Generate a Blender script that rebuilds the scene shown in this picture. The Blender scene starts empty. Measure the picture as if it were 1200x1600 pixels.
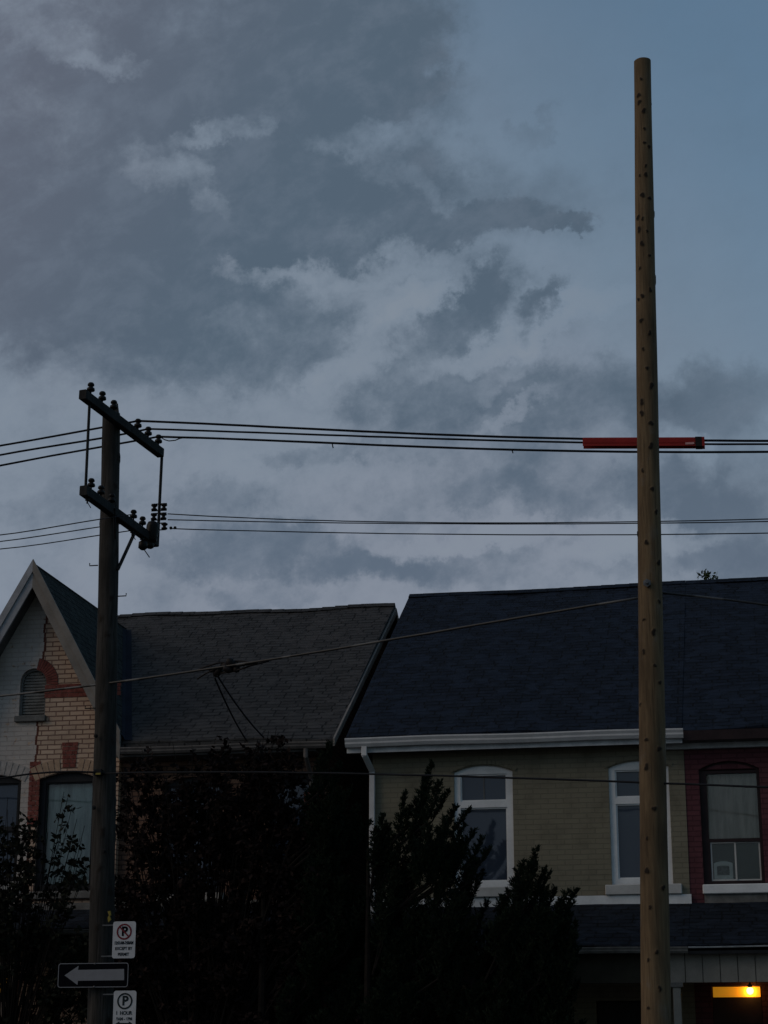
import bpy, math, random
import numpy as np
from mathutils import Vector, Matrix
from mathutils.geometry import tessellate_polygon
R = math.radians
S = bpy.context.scene

# ---------------------------------------------------------------- camera
# world axes follow the street: X along it, Y across it towards the houses, Z up
F = 3000.0; TH = math.atan(890/3000.0); PH = math.atan(0.19)
EYE = Vector((0, 0, 1.6))
cam = bpy.data.objects.new('camera', bpy.data.cameras.new('camera'))
S.collection.objects.link(cam); S.camera = cam
cam.data.sensor_fit = 'VERTICAL'; cam.data.sensor_height = 24; cam.data.lens = 24*F/1600
cam.data.clip_start = 0.1; cam.data.clip_end = 3000
cam.location = EYE; cam.rotation_euler = (R(90)+TH, 0, PH)
cR = Vector((math.cos(PH), math.sin(PH), 0))
cF = Vector((-math.sin(PH)*math.cos(TH), math.cos(PH)*math.cos(TH), math.sin(TH)))
cU = cR.cross(cF)

# ---------------------------------------------------------------- sky and light
SUN_EL, SUN_AZ = R(9), R(235)      # a low weak glow behind and to the left of the camera
w = bpy.data.worlds.new('World'); S.world = w; w.use_nodes = True
nt = w.node_tree; nt.nodes.clear()
def N(t, **k):
    n = nt.nodes.new(t)
    for a, b in k.items(): setattr(n, a, b)
    return n
def L(a, b): nt.links.new(a, b)
def mth(op, a, b=None, c=None, clamp=False):
    n = N('ShaderNodeMath', operation=op); n.use_clamp = clamp
    for i, v in enumerate((a, b, c)):
        if v is None: continue
        if isinstance(v, (int, float)): n.inputs[i].default_value = v
        else: L(v, n.inputs[i])
    return n.outputs[0]
def vdot(a, v):
    n = N('ShaderNodeVectorMath', operation='DOT_PRODUCT'); L(a, n.inputs[0]); n.inputs[1].default_value = v; return n.outputs['Value']
def noise(vec, scale, detail, rough=0.55, out='Fac', dist=0.0):
    n = N('ShaderNodeTexNoise'); L(vec, n.inputs['Vector']); n.inputs['Scale'].default_value = scale
    n.inputs['Detail'].default_value = detail; n.inputs['Roughness'].default_value = rough; n.inputs['Distortion'].default_value = dist
    return n.outputs[out]
def mixc(f, a, b):
    n = N('ShaderNodeMix', data_type='RGBA')
    for s, v in ((n.inputs[0], f), (n.inputs[6], a), (n.inputs[7], b)):
        if isinstance(v, (int, float)): s.default_value = v
        elif isinstance(v, tuple): s.default_value = (*v, 1)
        else: L(v, s)
    return n.outputs[2]
def sr(r, g, b):
    return tuple(((c/255)/12.92 if c/255 <= .04045 else ((c/255+.055)/1.055)**2.4) for c in (r, g, b))
def smooth(v, a, b, lo=0.0, hi=1.0):
    n = N('ShaderNodeMapRange', interpolation_type='SMOOTHSTEP'); L(v, n.inputs[0])
    for i, q in enumerate((a, b, lo, hi)): n.inputs[i+1].default_value = q
    return n.outputs[0]
tc = N('ShaderNodeTexCoord').outputs['Generated']
du, dv, df = vdot(tc, cR), vdot(tc, cU), vdot(tc, cF)      # fixed directions of the sky, not the viewer's
cmb = N('ShaderNodeCombineXYZ'); L(du, cmb.inputs[0]); L(dv, cmb.inputs[1]); uv = cmb.outputs[0]
# slow warp so that no cloud bank keeps an elliptic outline
wn = noise(tc, 20, 9, .62, 'Color')
wv = N('ShaderNodeVectorMath', operation='MULTIPLY_ADD'); L(wn, wv.inputs[0]); wv.inputs[1].default_value = (.075, .06, 0)
ofs = N('ShaderNodeVectorMath', operation='SUBTRACT'); L(uv, ofs.inputs[0]); ofs.inputs[1].default_value = (.0375, .03, 0)
L(ofs.outputs[0], wv.inputs[2])
wn2 = noise(tc, 70, 9, .7, 'Color'); wv2 = N('ShaderNodeVectorMath', operation='MULTIPLY_ADD'); L(wn2, wv2.inputs[0]); wv2.inputs[1].default_value = (.022, .018, 0)
of2 = N('ShaderNodeVectorMath', operation='SUBTRACT'); L(wv.outputs[0], of2.inputs[0]); of2.inputs[1].default_value = (.011, .009, 0); L(of2.outputs[0], wv2.inputs[2]); uvw = wv2.outputs[0]
CL = [ # x, y, rx, ry, tilt (deg, anticlockwise), weight: where each bank of cloud stands in this sky
 (80,290,270,230,0,.95),(310,60,220,110,0,.75),(540,50,135,95,0,.8),(600,95,70,85,0,.6),(570,150,130,50,-4,.85),(420,190,160,100,0,.6),(530,330,320,80,2,.9),(500,260,170,80,0,.5),(770,345,95,30,4,.8),(875,352,45,12,8,.8),(250,400,280,75,0,.55),
 (60,440,210,100,0,.6),(400,540,185,58,10,.8),(300,480,120,30,15,.4),(715,490,95,36,28,.9),(745,448,34,26,25,.6),(832,492,48,20,35,.9),(650,612,120,55,12,.8),(890,610,140,52,0,.85),(1110,625,115,52,5,.75),
 (770,695,200,34,2,.5),(960,770,200,46,0,.55),(700,770,150,26,0,.35),(450,870,190,34,-3,.8),(690,885,150,26,0,.55),(410,932,75,20,0,.6),(340,790,65,32,0,.5),(1130,790,110,90,10,.75),(1170,890,90,40,0,.6),(470,715,90,16,8,.4),(850,205,34,14,25,.35),(60,790,90,30,0,.35),(950,900,120,20,0,.3),
 (295,285,75,30,-30,-1.0),(345,335,36,18,-25,-.7),(325,235,26,34,0,-.6),(120,60,80,30,-18,-.75),(190,100,60,18,-5,-.7),(335,193,65,14,12,-.9),(430,160,50,14,42,-.4),(560,222,75,20,-12,-.6),(630,285,75,20,-20,-.7),(390,275,34,16,0,-.5),
 (330,468,150,18,20,-.25),(240,505,60,22,25,-.3),(430,445,60,14,0,-.3),(565,415,150,14,8,-.6),(620,470,70,20,25,-.6),(545,590,50,30,40,-.6),(790,535,150,16,22,-.7),(600,505,40,20,30,-.5),(800,640,70,10,28,-.5),(760,590,40,12,25,-.5),
 (980,860,110,20,12,-.6),(800,835,120,14,5,-.5),(1030,600,30,12,20,-.3),(1075,720,24,50,35,-.5),(640,850,60,14,10,-.4)]
acc = None
for (x, y, rx, ry, tl, wt) in CL:
    d = Vector(((x-600)/F, (800-y)/F, 1)).normalized()
    mp = N('ShaderNodeMapping', vector_type='TEXTURE'); L(uvw, mp.inputs[0])
    mp.inputs['Location'].default_value = (d.x, d.y, 0); mp.inputs['Rotation'].default_value = (0, 0, R(tl)); mp.inputs['Scale'].default_value = (rx/F, ry/F, 1)
    q = N('ShaderNodeVectorMath', operation='DOT_PRODUCT'); L(mp.outputs[0], q.inputs[0]); L(mp.outputs[0], q.inputs[1])
    e = smooth(q.outputs['Value'], *((2.3, .0) if wt > 0 else (3.2, -.5)))
    acc = mth('MULTIPLY_ADD', e, wt, acc if acc is not None else 0.0)
front = smooth(df, .2, .75)
acc = mth('MULTIPLY', acc, front)
# fibrous texture, drawn out along the wind
mp = N('ShaderNodeMapping', vector_type='TEXTURE'); L(uv, mp.inputs[0]); mp.inputs['Rotation'].default_value = (0, 0, R(24)); mp.inputs['Scale'].default_value = (1.35, .95, 1)
n1 = noise(mp.outputs[0], 26, 11, .66, dist=.15); n2 = noise(tc, 5, 7, .6)
n3 = noise(tc, 60, 8, .7)
fine = mth('ADD', mth('MULTIPLY', mth('SUBTRACT', n1, .5), 2.1), mth('MULTIPLY', mth('SUBTRACT', n3, .5), 1.0))
calm = smooth(mth('ADD', mth('MULTIPLY', du, 1.6), mth('MULTIPLY', dv, 1.0)), .16, .36, 1.0, .22)    # clear air has no fibres
D = mth('ADD', mth('ADD', acc, mth('MULTIPLY', fine, calm)), mth('MULTIPLY', mth('SUBTRACT', n2, .42), .3))
m = smooth(D, -.2, 1.15)
blue = smooth(mth('ADD', mth('MULTIPLY', du, 1.3), mth('MULTIPLY', dv, 1.5)), .12, .62)      # clear air, top right
haze_c = mixc(smooth(dv, -.12, .12), sr(131, 140, 154), sr(122, 135, 150))
haze_c = mixc(mth('MULTIPLY', smooth(n2, .42, .6), .25), haze_c, sr(134, 138, 152))
mauve = smooth(mth('ADD', mth('MULTIPLY', du, -1.0), mth('MULTIPLY', dv, .55)), .12, .34)
dark_c = mixc(mth('MULTIPLY', mauve, .75), sr(83, 99, 115), sr(98, 102, 116))
dark_c = mixc(smooth(dv, .1, -.08), dark_c, sr(95, 108, 125))
n5 = noise(mp.outputs[0], 38, 9, .66, dist=.2)
dark_c = mixc(mth('MULTIPLY', smooth(n5, .42, .68), .32), dark_c, sr(112, 124, 140))
sky = N('ShaderNodeTexSky', sky_type='NISHITA'); sky.sun_disc = False; sky.sun_elevation = SUN_EL; sky.sun_rotation = SUN_AZ
sky.air_density = 1.2; sky.dust_density = 2.0; sky.ozone_density = 2.5
SKY_STRENGTH = 0.06
sk = N('ShaderNodeVectorMath', operation='MULTIPLY'); L(sky.outputs[0], sk.inputs[0]); sk.inputs[1].default_value = (1.75, 2.2, 2.32)
veil = mth('SUBTRACT', 1.0, mth('MULTIPLY', blue, .72))         # thin high haze over the clear sky
def lift(c, nm=None):     # cloud radiance expressed in the background's units
    n = N('ShaderNodeVectorMath', operation='SCALE'); L(c, n.inputs[0]); n.inputs['Scale'].default_value = 1/SKY_STRENGTH; return n.outputs[0]
col = mixc(veil, sk.outputs[0], lift(haze_c))
col = mixc(m, col, lift(dark_c))
brk = mth('MULTIPLY', mth('MULTIPLY', smooth(D, .05, -.9), .5), calm)
col = mixc(brk, col, lift(mixc(0.0, sr(134, 144, 156), sr(0, 0, 0))))
bg = N('ShaderNodeBackground'); L(col, bg.inputs[0]); bg.inputs[1].default_value = SKY_STRENGTH
wo = N('ShaderNodeOutputWorld'); L(bg.outputs[0], wo.inputs[0])
w.cycles.sampling_method = 'MANUAL'; w.cycles.sample_map_resolution = 512
sun = bpy.data.objects.new('sun', bpy.data.lights.new('sun', 'SUN')); S.collection.objects.link(sun)
sun.data.energy = 0.72; sun.data.angle = R(40); sun.data.color = (1, .80, .58)
sd = Vector((-.78, -.45, .55)).normalized(); sun.rotation_euler = sd.to_track_quat('Z', 'Y').to_euler()
S.view_settings.view_transform = 'Standard'; S.view_settings.look = 'None'; S.view_settings.exposure = 0; S.view_settings.gamma = 1

# ---------------------------------------------------------------- helpers
def ray(x, y):
    return (cR*((x-600)/F) + cU*((800-y)/F) + cF)
def onY(x, y, Y):
    r = ray(x, y); t = Y/r.y; return Vector((r.x*t, Y, 1.6+r.z*t))
def onX(x, y, X):
    r = ray(x, y); t = X/r.x; return Vector((X, r.y*t, 1.6+r.z*t))
def tag(o, label=None, cat=None, group=None, kind=None):
    for k, v in (('label', label), ('category', cat), ('group', group), ('kind', kind)):
        if v: o[k] = v
    return o
def empty(name, loc, label, cat, group=None):
    o = bpy.data.objects.new(name, None); S.collection.objects.link(o); o.location = loc; o.empty_display_size = .2
    return tag(o, label, cat, group)
def world_loc(o):
    p = Vector((0, 0, 0))
    while o: p += o.location; o = o.parent
    return p
class MB:
    def __init__(s): s.v = []; s.f = []
    def add(s, vs, fs):
        n = len(s.v); s.v += [tuple(p) for p in vs]; s.f += [tuple(i+n for i in q) for q in fs]; return s
    def box(s, x0, x1, y0, y1, z0, z1):
        vs = [(x, y, z) for x in (x0, x1) for y in (y0, y1) for z in (z0, z1)]
        return s.add(vs, [(0,1,3,2),(4,6,7,5),(0,4,5,1),(2,3,7,6),(0,2,6,4),(1,5,7,3)])
    def bar(s, a, b, w_, h_, up=Vector((0, 0, 1)), bev=0.0):
        a = Vector(a); b = Vector(b); d = (b-a).normalized(); sd_ = d.cross(up).normalized(); u = sd_.cross(d)
        if bev: pr = [(-w_/2+bev,-h_/2),(w_/2-bev,-h_/2),(w_/2,-h_/2+bev),(w_/2,h_/2-bev),(w_/2-bev,h_/2),(-w_/2+bev,h_/2),(-w_/2,h_/2-bev),(-w_/2,-h_/2+bev)]
        else: pr = [(-w_/2,-h_/2),(w_/2,-h_/2),(w_/2,h_/2),(-w_/2,h_/2)]
        n = len(pr); vs = [p + sd_*x + u*y for p in (a, b) for x, y in pr]
        fs = [(i, (i+1)%n, n+(i+1)%n, n+i) for i in range(n)] + [tuple(reversed(range(n))), tuple(range(n, 2*n))]
        return s.add(vs, fs)
    def tube(s, pts, r, n=8, cap=True):
        pts = [Vector(p) for p in pts]; k = len(pts); vs = []; up = None
        for i, p in enumerate(pts):
            d = (pts[min(i+1, k-1)] - pts[max(i-1, 0)]).normalized()
            if up is None: up = Vector((0, 0, 1)) if abs(d.z) < .9 else Vector((0, 1, 0))
            a = d.cross(up).normalized(); b = a.cross(d).normalized(); up = b
            rr = r[i] if isinstance(r, (list, tuple)) else r
            vs += [p + (a*math.cos(2*math.pi*j/n) + b*math.sin(2*math.pi*j/n))*rr for j in range(n)]
        fs = [(i*n+j, i*n+(j+1)%n, (i+1)*n+(j+1)%n, (i+1)*n+j) for i in range(k-1) for j in range(n)]
        if cap: fs += [tuple(reversed(range(n))), tuple(range((k-1)*n, k*n))]
        return s.add(vs, fs)
    def lathe(s, c, prof, axis=Vector((0, 0, 1)), n=14):       # prof: (radius, distance along the axis)
        c = Vector(c); axis = Vector(axis).normalized(); t = Vector((1, 0, 0)) if abs(axis.x) < .8 else Vector((0, 1, 0))
        a = axis.cross(t).normalized(); b = axis.cross(a)
        vs = [c + axis*h + (a*math.cos(2*math.pi*j/n) + b*math.sin(2*math.pi*j/n))*r for r, h in prof for j in range(n)]
        k = len(prof); fs = [(i*n+j, i*n+(j+1)%n, (i+1)*n+(j+1)%n, (i+1)*n+j) for i in range(k-1) for j in range(n)]
        fs += [tuple(reversed(range(n))), tuple(range((k-1)*n, k*n))]
        return s.add(vs, fs)
    def sheet(s, outer, holes, y, depth, back=False):          # XZ outline with holes at depth y; reveals run back by depth
        loops = [[Vector((p[0], p[1], 0)) for p in lp] for lp in [outer]+holes]
        tris = tessellate_polygon(loops); flat = [p for lp in loops for p in lp]
        s.add([(p.x, y, p.y) for p in flat], [tuple(t) for t in tris])
        if back: s.add([(p.x, y+depth, p.y) for p in flat], [tuple(t) for t in tris])
        for lp in loops:
            n = len(lp); vs = [(p.x, y, p.y) for p in lp] + [(p.x, y+depth, p.y) for p in lp]
            s.add(vs, [(i, (i+1)%n, n+(i+1)%n, n+i) for i in range(n)])
        return s
    def build(s, name, mat, parent=None, smooth_=False, bevel=0):
        off = world_loc(parent) if parent else Vector((0, 0, 0))
        me = bpy.data.meshes.new(name); me.from_pydata([tuple(Vector(p)-off) for p in s.v], [], s.f); me.update()
        import bmesh
        bm = bmesh.new(); bm.from_mesh(me); bmesh.ops.recalc_face_normals(bm, faces=bm.faces)
        if bevel: bmesh.ops.bevel(bm, geom=[e for e in bm.edges if len(e.link_faces) == 2 and e.calc_face_angle(0) > .6], offset=bevel, segments=1, affect='EDGES')
        bm.to_mesh(me); bm.free()
        if mat: me.materials.append(mat)
        o = bpy.data.objects.new(name, me); S.collection.objects.link(o)
        if parent: o.parent = parent
        if smooth_: me.shade_smooth()
        return o
def arch_outline(x0, x1, z0, z1, rise, n=12):     # rectangle with a segmental top: z1 is the crown
    pts = [(x0, z0), (x1, z0)]
    if rise <= 0: return pts + [(x1, z1), (x0, z1)]
    hw = (x1-x0)/2; rad = (hw*hw+rise*rise)/(2*rise); cx = (x0+x1)/2; cz = z1-rad; a = math.asin(min(1, hw/rad))
    if rise >= hw: rad = hw; cz = z1-hw; a = math.pi/2
    return pts + [(cx+rad*math.sin(a-2*a*i/n), cz+rad*math.cos(a-2*a*i/n)) for i in range(n+1)]

# ---------------------------------------------------------------- materials
def new_mat(name):
    global nt
    mt = bpy.data.materials.new(name); mt.use_nodes = True; nt = mt.node_tree
    return mt, nt.nodes['Principled BSDF']
def setc(sock, v):
    if isinstance(v, tuple): sock.default_value = (*v, 1) if len(v) == 3 else v
    elif isinstance(v, (int, float)): sock.default_value = v
    else: L(v, sock)
def objvec(ax=(0, 1, 2), sc=(1, 1, 1)):
    t = N('ShaderNodeTexCoord').outputs['Object']; s = N('ShaderNodeSeparateXYZ'); L(t, s.inputs[0]); c = N('ShaderNodeCombineXYZ')
    for i in range(3):
        if ax[i] is None: continue
        L(mth('MULTIPLY', s.outputs[ax[i]], sc[i]), c.inputs[i])
    return c.outputs[0]
def bump(p, h, st, dist=.01):
    b = N('ShaderNodeBump'); b.inputs['Strength'].default_value = st; b.inputs['Distance'].default_value = dist; L(h, b.inputs['Height']); L(b.outputs[0], p.inputs['Normal'])
def plain(name, c, rough=.6, var=.25, sc=6, metal=0, b=.15, spec=.15):
    mt, p = new_mat(name); v = objvec(); n = noise(v, sc, 6); n2_ = noise(v, sc*9, 4)
    f = mth('ADD', mth('MULTIPLY', n, .7), mth('MULTIPLY', n2_, .3))
    c2 = tuple(x*(1-var) for x in c); c3 = tuple(min(1, x*(1+var)) for x in c)
    setc(p.inputs['Base Color'], mixc(smooth(f, .3, .7), c2, c3)); p.inputs['Roughness'].default_value = rough; p.inputs['Metallic'].default_value = metal
    p.inputs['Specular IOR Level'].default_value = spec
    if b: bump(p, n2_, b, .004)
    return mt
def brick(name, c1, c2, mortar, bw=.235, bh=.078, ms=.011, ax=(0, 2, None), sc=(1, 1, 1), rough=.9, bmp=.7, paint=None, dirt=.5):
    mt, p = new_mat(name); v = objvec(ax, sc); b = N('ShaderNodeTexBrick')
    jn = noise(v, 14, 3, out='Color'); jv = N('ShaderNodeVectorMath', operation='MULTIPLY_ADD'); L(jn, jv.inputs[0]); jv.inputs[1].default_value = (.012, .012, 0); L(v, jv.inputs[2])
    L(jv.outputs[0], b.inputs['Vector']); b.inputs['Scale'].default_value = 1
    b.inputs['Brick Width'].default_value = bw; b.inputs['Row Height'].default_value = bh; b.inputs['Mortar Size'].default_value = ms; b.inputs['Mortar Smooth'].default_value = .3; b.inputs['Bias'].default_value = 0
    b.inputs['Color1'].default_value = (*c1, 1); b.inputs['Color2'].default_value = (*c2, 1); b.inputs['Mortar'].default_value = (*mortar, 1)
    n = noise(v, 2.2, 8, .6); nf = noise(v, 60, 4)
    col_ = mixc(mth('MULTIPLY', smooth(n, .45, .75), dirt), b.outputs['Color'], tuple(x*.45 for x in c1))
    if paint:      # (boundary X, colour): everything left of the ragged boundary has been painted over
        s = N('ShaderNodeSeparateXYZ'); L(v, s.inputs[0])
        row = mth('FLOOR', mth('DIVIDE', s.outputs[1], bh*2)); wn_ = N('ShaderNodeTexWhiteNoise', noise_dimensions='1D'); L(row, wn_.inputs['W'])
        edge = mth('ADD', mth('ADD', paint[0], mth('MULTIPLY', mth('SUBTRACT', wn_.outputs[0], .5), .05)), mth('MULTIPLY', mth('SUBTRACT', s.outputs[1], 6.0), .03))
        mask = mth('LESS_THAN', mth('ADD', s.outputs[0], mth('MULTIPLY', mth('SUBTRACT', nf, .5), .03)), edge)
        pw = mixc(mth('MULTIPLY', b.outputs['Fac'], .35), paint[1], tuple(x*.6 for x in paint[1]))
        pw = mixc(mth('MULTIPLY', smooth(n, .35, .7), .4), pw, tuple(x*.55 for x in paint[1]))
        pn = noise(v, 7, 8, .75); chip = smooth(pn, .585, .62); mask = mth('MULTIPLY', mask, mth('SUBTRACT', 1, chip))
        rim = mth('LESS_THAN', mth('ABSOLUTE', mth('SUBTRACT', mth('SUBTRACT', s.outputs[0], edge), .018)), .02)
        col_ = mixc(rim, col_, (.10, .035, .025))
        col_ = mixc(mask, col_, pw)
    setc(p.inputs['Base Color'], col_); p.inputs['Roughness'].default_value = rough; p.inputs['Specular IOR Level'].default_value = .25
    h = mth('ADD', mth('MULTIPLY', b.outputs['Fac'], -1), mth('MULTIPLY', nf, .35)); bump(p, h, bmp, .008)
    return mt
def shingle(name, c1, c2, ax, sc, streak=.35):
    mt, p = new_mat(name); v = objvec(ax, sc); b = N('ShaderNodeTexBrick'); L(v, b.inputs['Vector']); b.inputs['Scale'].default_value = 1
    b.inputs['Brick Width'].default_value = .31; b.inputs['Row Height'].default_value = .135; b.inputs['Mortar Size'].default_value = .016; b.inputs['Mortar Smooth'].default_value = .4
    b.offset = .37; b.offset_frequency = 3; b.squash = .8; b.squash_frequency = 2
    b.inputs['Color1'].default_value = (*c1, 1); b.inputs['Color2'].default_value = (*c2, 1); b.inputs['Mortar'].default_value = (*[x*.12 for x in c1], 1)  # shadow under each shingle row is drawn as dark lines in the colour
    n = noise(v, 1.1, 8, .6); nf = noise(v, 120, 3); nm = noise(v, 7, 5)
    c = mixc(mth('MULTIPLY', smooth(n, .4, .7), streak), b.outputs['Color'], tuple(x*.5 for x in c1))
    c = mixc(mth('MULTIPLY', smooth(nm, .5, .75), .5), c, tuple(x*1.9 for x in c2))
    wnb = N('ShaderNodeTexVoronoi', feature='F1'); vs_ = N('ShaderNodeVectorMath', operation='MULTIPLY'); L(v, vs_.inputs[0]); vs_.inputs[1].default_value = (4.6, 7.4, 1); L(vs_.outputs[0], wnb.inputs['Vector']); wnb.inputs['Scale'].default_value = 1; bwv = N('ShaderNodeRGBToBW'); L(wnb.outputs['Color'], bwv.inputs[0])
    c = mixc(mth('MULTIPLY', smooth(bwv.outputs[0], .45, .8), .6), c, tuple(x*2.0 for x in c2))
    c = mixc(mth('MULTIPLY', smooth(nf, .35, .65), .35), c, tuple(x*.6 for x in c1))
    setc(p.inputs['Base Color'], c); p.inputs['Roughness'].default_value = .95; p.inputs['Specular IOR Level'].default_value = .15
    s = N('ShaderNodeSeparateXYZ'); L(v, s.inputs[0]); saw = mth('FRACT', mth('DIVIDE', s.outputs[1], .135))
    bump(p, mth('ADD', mth('MULTIPLY', saw, -.7), mth('ADD', mth('MULTIPLY', b.outputs['Fac'], -.6), mth('MULTIPLY', nf, .5))), 1.0, .022)
    return mt
SL = 1/math.sin(math.atan(.64))
M = {}
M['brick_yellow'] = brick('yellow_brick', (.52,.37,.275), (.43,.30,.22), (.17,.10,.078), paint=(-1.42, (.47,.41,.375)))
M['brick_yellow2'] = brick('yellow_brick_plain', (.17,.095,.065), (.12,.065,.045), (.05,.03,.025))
M['brick_red'] = plain('red_brick', (.17,.052,.042), .9, .4, 12)
M['mortar'] = plain('mortar', (.10,.075,.065), .95)
M['olive'] = brick('olive_painted_brick', (.185,.165,.120), (.172,.152,.112), (.145,.13,.096), ms=.009, bmp=.5, dirt=.55)
M['maroon'] = brick('maroon_painted_brick', (.100,.034,.042), (.082,.028,.035), (.06,.02,.026), bmp=.6, dirt=.5)
M['roof_brown'] = shingle('grey_brown_shingles', (.053,.0515,.052), (.033,.031,.031), (0, 2, None), (1, SL, 1), .3)
M['roof_navy'] = shingle('blue_black_shingles', (.005,.0095,.020), (.008,.013,.024), (0, 2, None), (1, SL, 1), .4)
M['roof_gable'] = shingle('slate_shingles', (.025,.028,.026), (.017,.020,.019), (1, 2, None), (1, 1.14, 1), .4)
M['roof_porch'] = shingle('porch_shingles', (.006,.010,.018), (.009,.013,.021), (0, 2, None), (1, 2.2, 1), .4)
M['flash_blue'] = plain('blue_valley_metal', (.007,.010,.018), .9, .3, 3)
M['white'] = plain('white_painted_wood', (.62,.62,.63), .5, .1, 4)
M['white_dirty'] = plain('weathered_white_paint', (.40,.41,.43), .6, .25, 5)
M['gutter'] = plain('white_gutter', (.50,.49,.50), .45, .12, 4)
M['gutter_brown'] = plain('brown_gutter', (.13,.115,.11), .6, .3, 4)
M['barge'] = plain('bargeboard_paint', (.26,.26,.28), .6, .2, 4)
M['barge_tan'] = plain('bargeboard_tan', (.17,.15,.135), .6, .2, 4)
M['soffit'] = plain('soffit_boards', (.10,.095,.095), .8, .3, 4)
M['black'] = plain('black_paint', (.012,.012,.014), .5, .3, 4)
M['brownframe'] = plain('dark_brown_paint', (.022,.012,.013), .5, .3, 4)
M['stone'] = plain('painted_stone', (.30,.29,.28), .85, .25, 8, b=.4)
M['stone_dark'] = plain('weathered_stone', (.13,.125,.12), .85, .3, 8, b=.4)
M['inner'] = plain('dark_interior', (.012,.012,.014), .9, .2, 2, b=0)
M['door'] = plain('dark_door_paint', (.02,.016,.015), .5, .3, 3)
M['metal'] = plain('galvanised_steel', (.10,.10,.105), .5, .25, 20, metal=.6)
M['iron'] = plain('dark_iron', (.008,.008,.009), .6, .3, 20)
M['porcelain'] = plain('brown_glazed_porcelain', (.006,.005,.005), .5, .2, 20)
M['wire'] = plain('weathered_conductor', (.006,.007,.010), .7, .25, 5)
M['wire_thin'] = plain('thin_conductor', (.03,.034,.042), .6, .25, 5)
M['red'] = plain('red_insulating_rubber', (.20,.012,.010), .55, .2, 3)
M['hose_black'] = plain('black_rubber', (.01,.008,.008), .6, .2, 3)
M['label'] = plain('faded_label', (.45,.25,.25), .6, .15, 30)
M['signwhite'] = plain('white_sign_sheet', (.40,.40,.42), .4, .10, 9)
M['signblack'] = plain('black_sign_sheet', (.004,.004,.006), .9, .2, 9, spec=.02, b=0)
M['signred'] = plain('red_sign_ink', (.12,.012,.018), .4, .2, 9)
M['arrow'] = plain('silver_arrow', (.17,.17,.185), .4, .08, 9)
M['tag_and_light'] = plain('yellow_tag_and_light_patch', (.20,.15,.03), .5, .2, 9)  # for the marker tag and the painted patch of light on the pole
M['curtain_teal'] = plain('pale_teal_curtain', (.17,.22,.225), .9, .15, 2, b=0)
M['soil'] = plain('soil', (.05,.04,.03), .95, .4, 2)
def curtain(name, c):
    mt, p = new_mat(name); v = objvec((0, 1, 2), (1, 1, .12)); n = noise(v, 13, 5, .65); n4 = noise(objvec(), 2.5, 3)
    setc(p.inputs['Base Color'], mixc(smooth(n, .35, .65), tuple(x*.65 for x in c), c)); p.inputs['Roughness'].default_value = .9  # fold shading is painted into the cloth colour, darker in the hollows
    bump(p, n, .6, .03); return mt
M['curtain_beige'] = curtain('beige_curtain', (.60,.48,.42))
M['curtain_teal'] = curtain('teal_curtain', (.66,.76,.75))
def glass(name, c, rough=.03):
    mt, p = new_mat(name); v = objvec((0, 2, None)); n = noise(v, 1.6, 2)
    setc(p.inputs['Base Color'], c); p.inputs['Roughness'].default_value = rough; p.inputs['IOR'].default_value = 1.52
    bump(p, n, .05, .02); return mt
M['glass'] = glass('window_glass', (.026,.036,.056))
M['glass_dark'] = glass('dark_window_glass', (.012,.013,.016))
def clear_glass():
    mt, p = new_mat('clear_pane'); tr = N('ShaderNodeBsdfTransparent'); gl = N('ShaderNodeBsdfGlossy'); gl.inputs['Roughness'].default_value = .03
    fr = N('ShaderNodeFresnel'); fr.inputs[0].default_value = 1.5; mx = N('ShaderNodeMixShader'); L(fr.outputs[0], mx.inputs[0]); L(tr.outputs[0], mx.inputs[1]); L(gl.outputs[0], mx.inputs[2])
    L(mx.outputs[0], nt.nodes['Material Output'].inputs[0]); nt.nodes.remove(p); tr.inputs[0].default_value = (.9, .9, .88, 1); return mt
M['pane'] = clear_glass()
def lit(name, c, st):
    mt, p = new_mat(name); n = noise(objvec(), 4, 3)
    p.inputs['Base Color'].default_value = (*c, 1); setc(p.inputs['Emission Color'], mixc(n, tuple(x*.5 for x in c), c)); p.inputs['Emission Strength'].default_value = st; return mt
M['lit_window'] = lit('lit_amber_window', (.9,.40,.02), .32)
M['bulb'] = lit('lamp_bulb', (1,.62,.12), 9)
M['porch_board'] = plain('porch_ceiling_boards', (.45,.36,.18), .7, .15, 5)
M['panel'] = plain('white_beam_panel', (.20,.185,.165), .75, .15, 5)
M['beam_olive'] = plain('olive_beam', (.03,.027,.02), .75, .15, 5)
# painted blind behind the lower panes is a shade lighter than the glass
def wood(name, c1, c2, grey=0.0, crack=.5):
    mt, p = new_mat(name); v = objvec((0, 1, 2), (1, 1, .07)); n = noise(v, 30, 6, .6); nb = noise(objvec((0, 1, 2), (1, 1, .25)), 2.4, 6, .6); nc = noise(objvec((0, 1, 2), (1, 1, .03)), 55, 3, .5)
    c = mixc(smooth(n, .35, .68), c1, c2); c = mixc(mth('MULTIPLY', smooth(nb, .42, .66), .7), c, tuple(x*.42 for x in c1)); ng = noise(objvec((0, 1, 2), (1, 1, .5)), 5, 5, .7); c = mixc(mth('MULTIPLY', smooth(ng, .55, .72), .4), c, (c2[0]*.9, c2[0]*.8, c2[0]*.7))
    c = mixc(mth('MULTIPLY', smooth(nc, .57, .66), crack), c, tuple(x*.25 for x in c1))
    a = N('ShaderNodeAttribute', attribute_name='knot'); c = mixc(mth('MULTIPLY', a.outputs['Fac'], .97), c, (.012, .008, .006))
    setc(p.inputs['Base Color'], c); p.inputs['Roughness'].default_value = .85; p.inputs['Specular IOR Level'].default_value = .2
    bump(p, mth('ADD', n, mth('MULTIPLY', smooth(nc, .57, .66), -1)), .5, .006); return mt
M['wood_new'] = wood('new_pole_wood', (.100,.066,.037), (.150,.102,.057), crack=.35)
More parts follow.
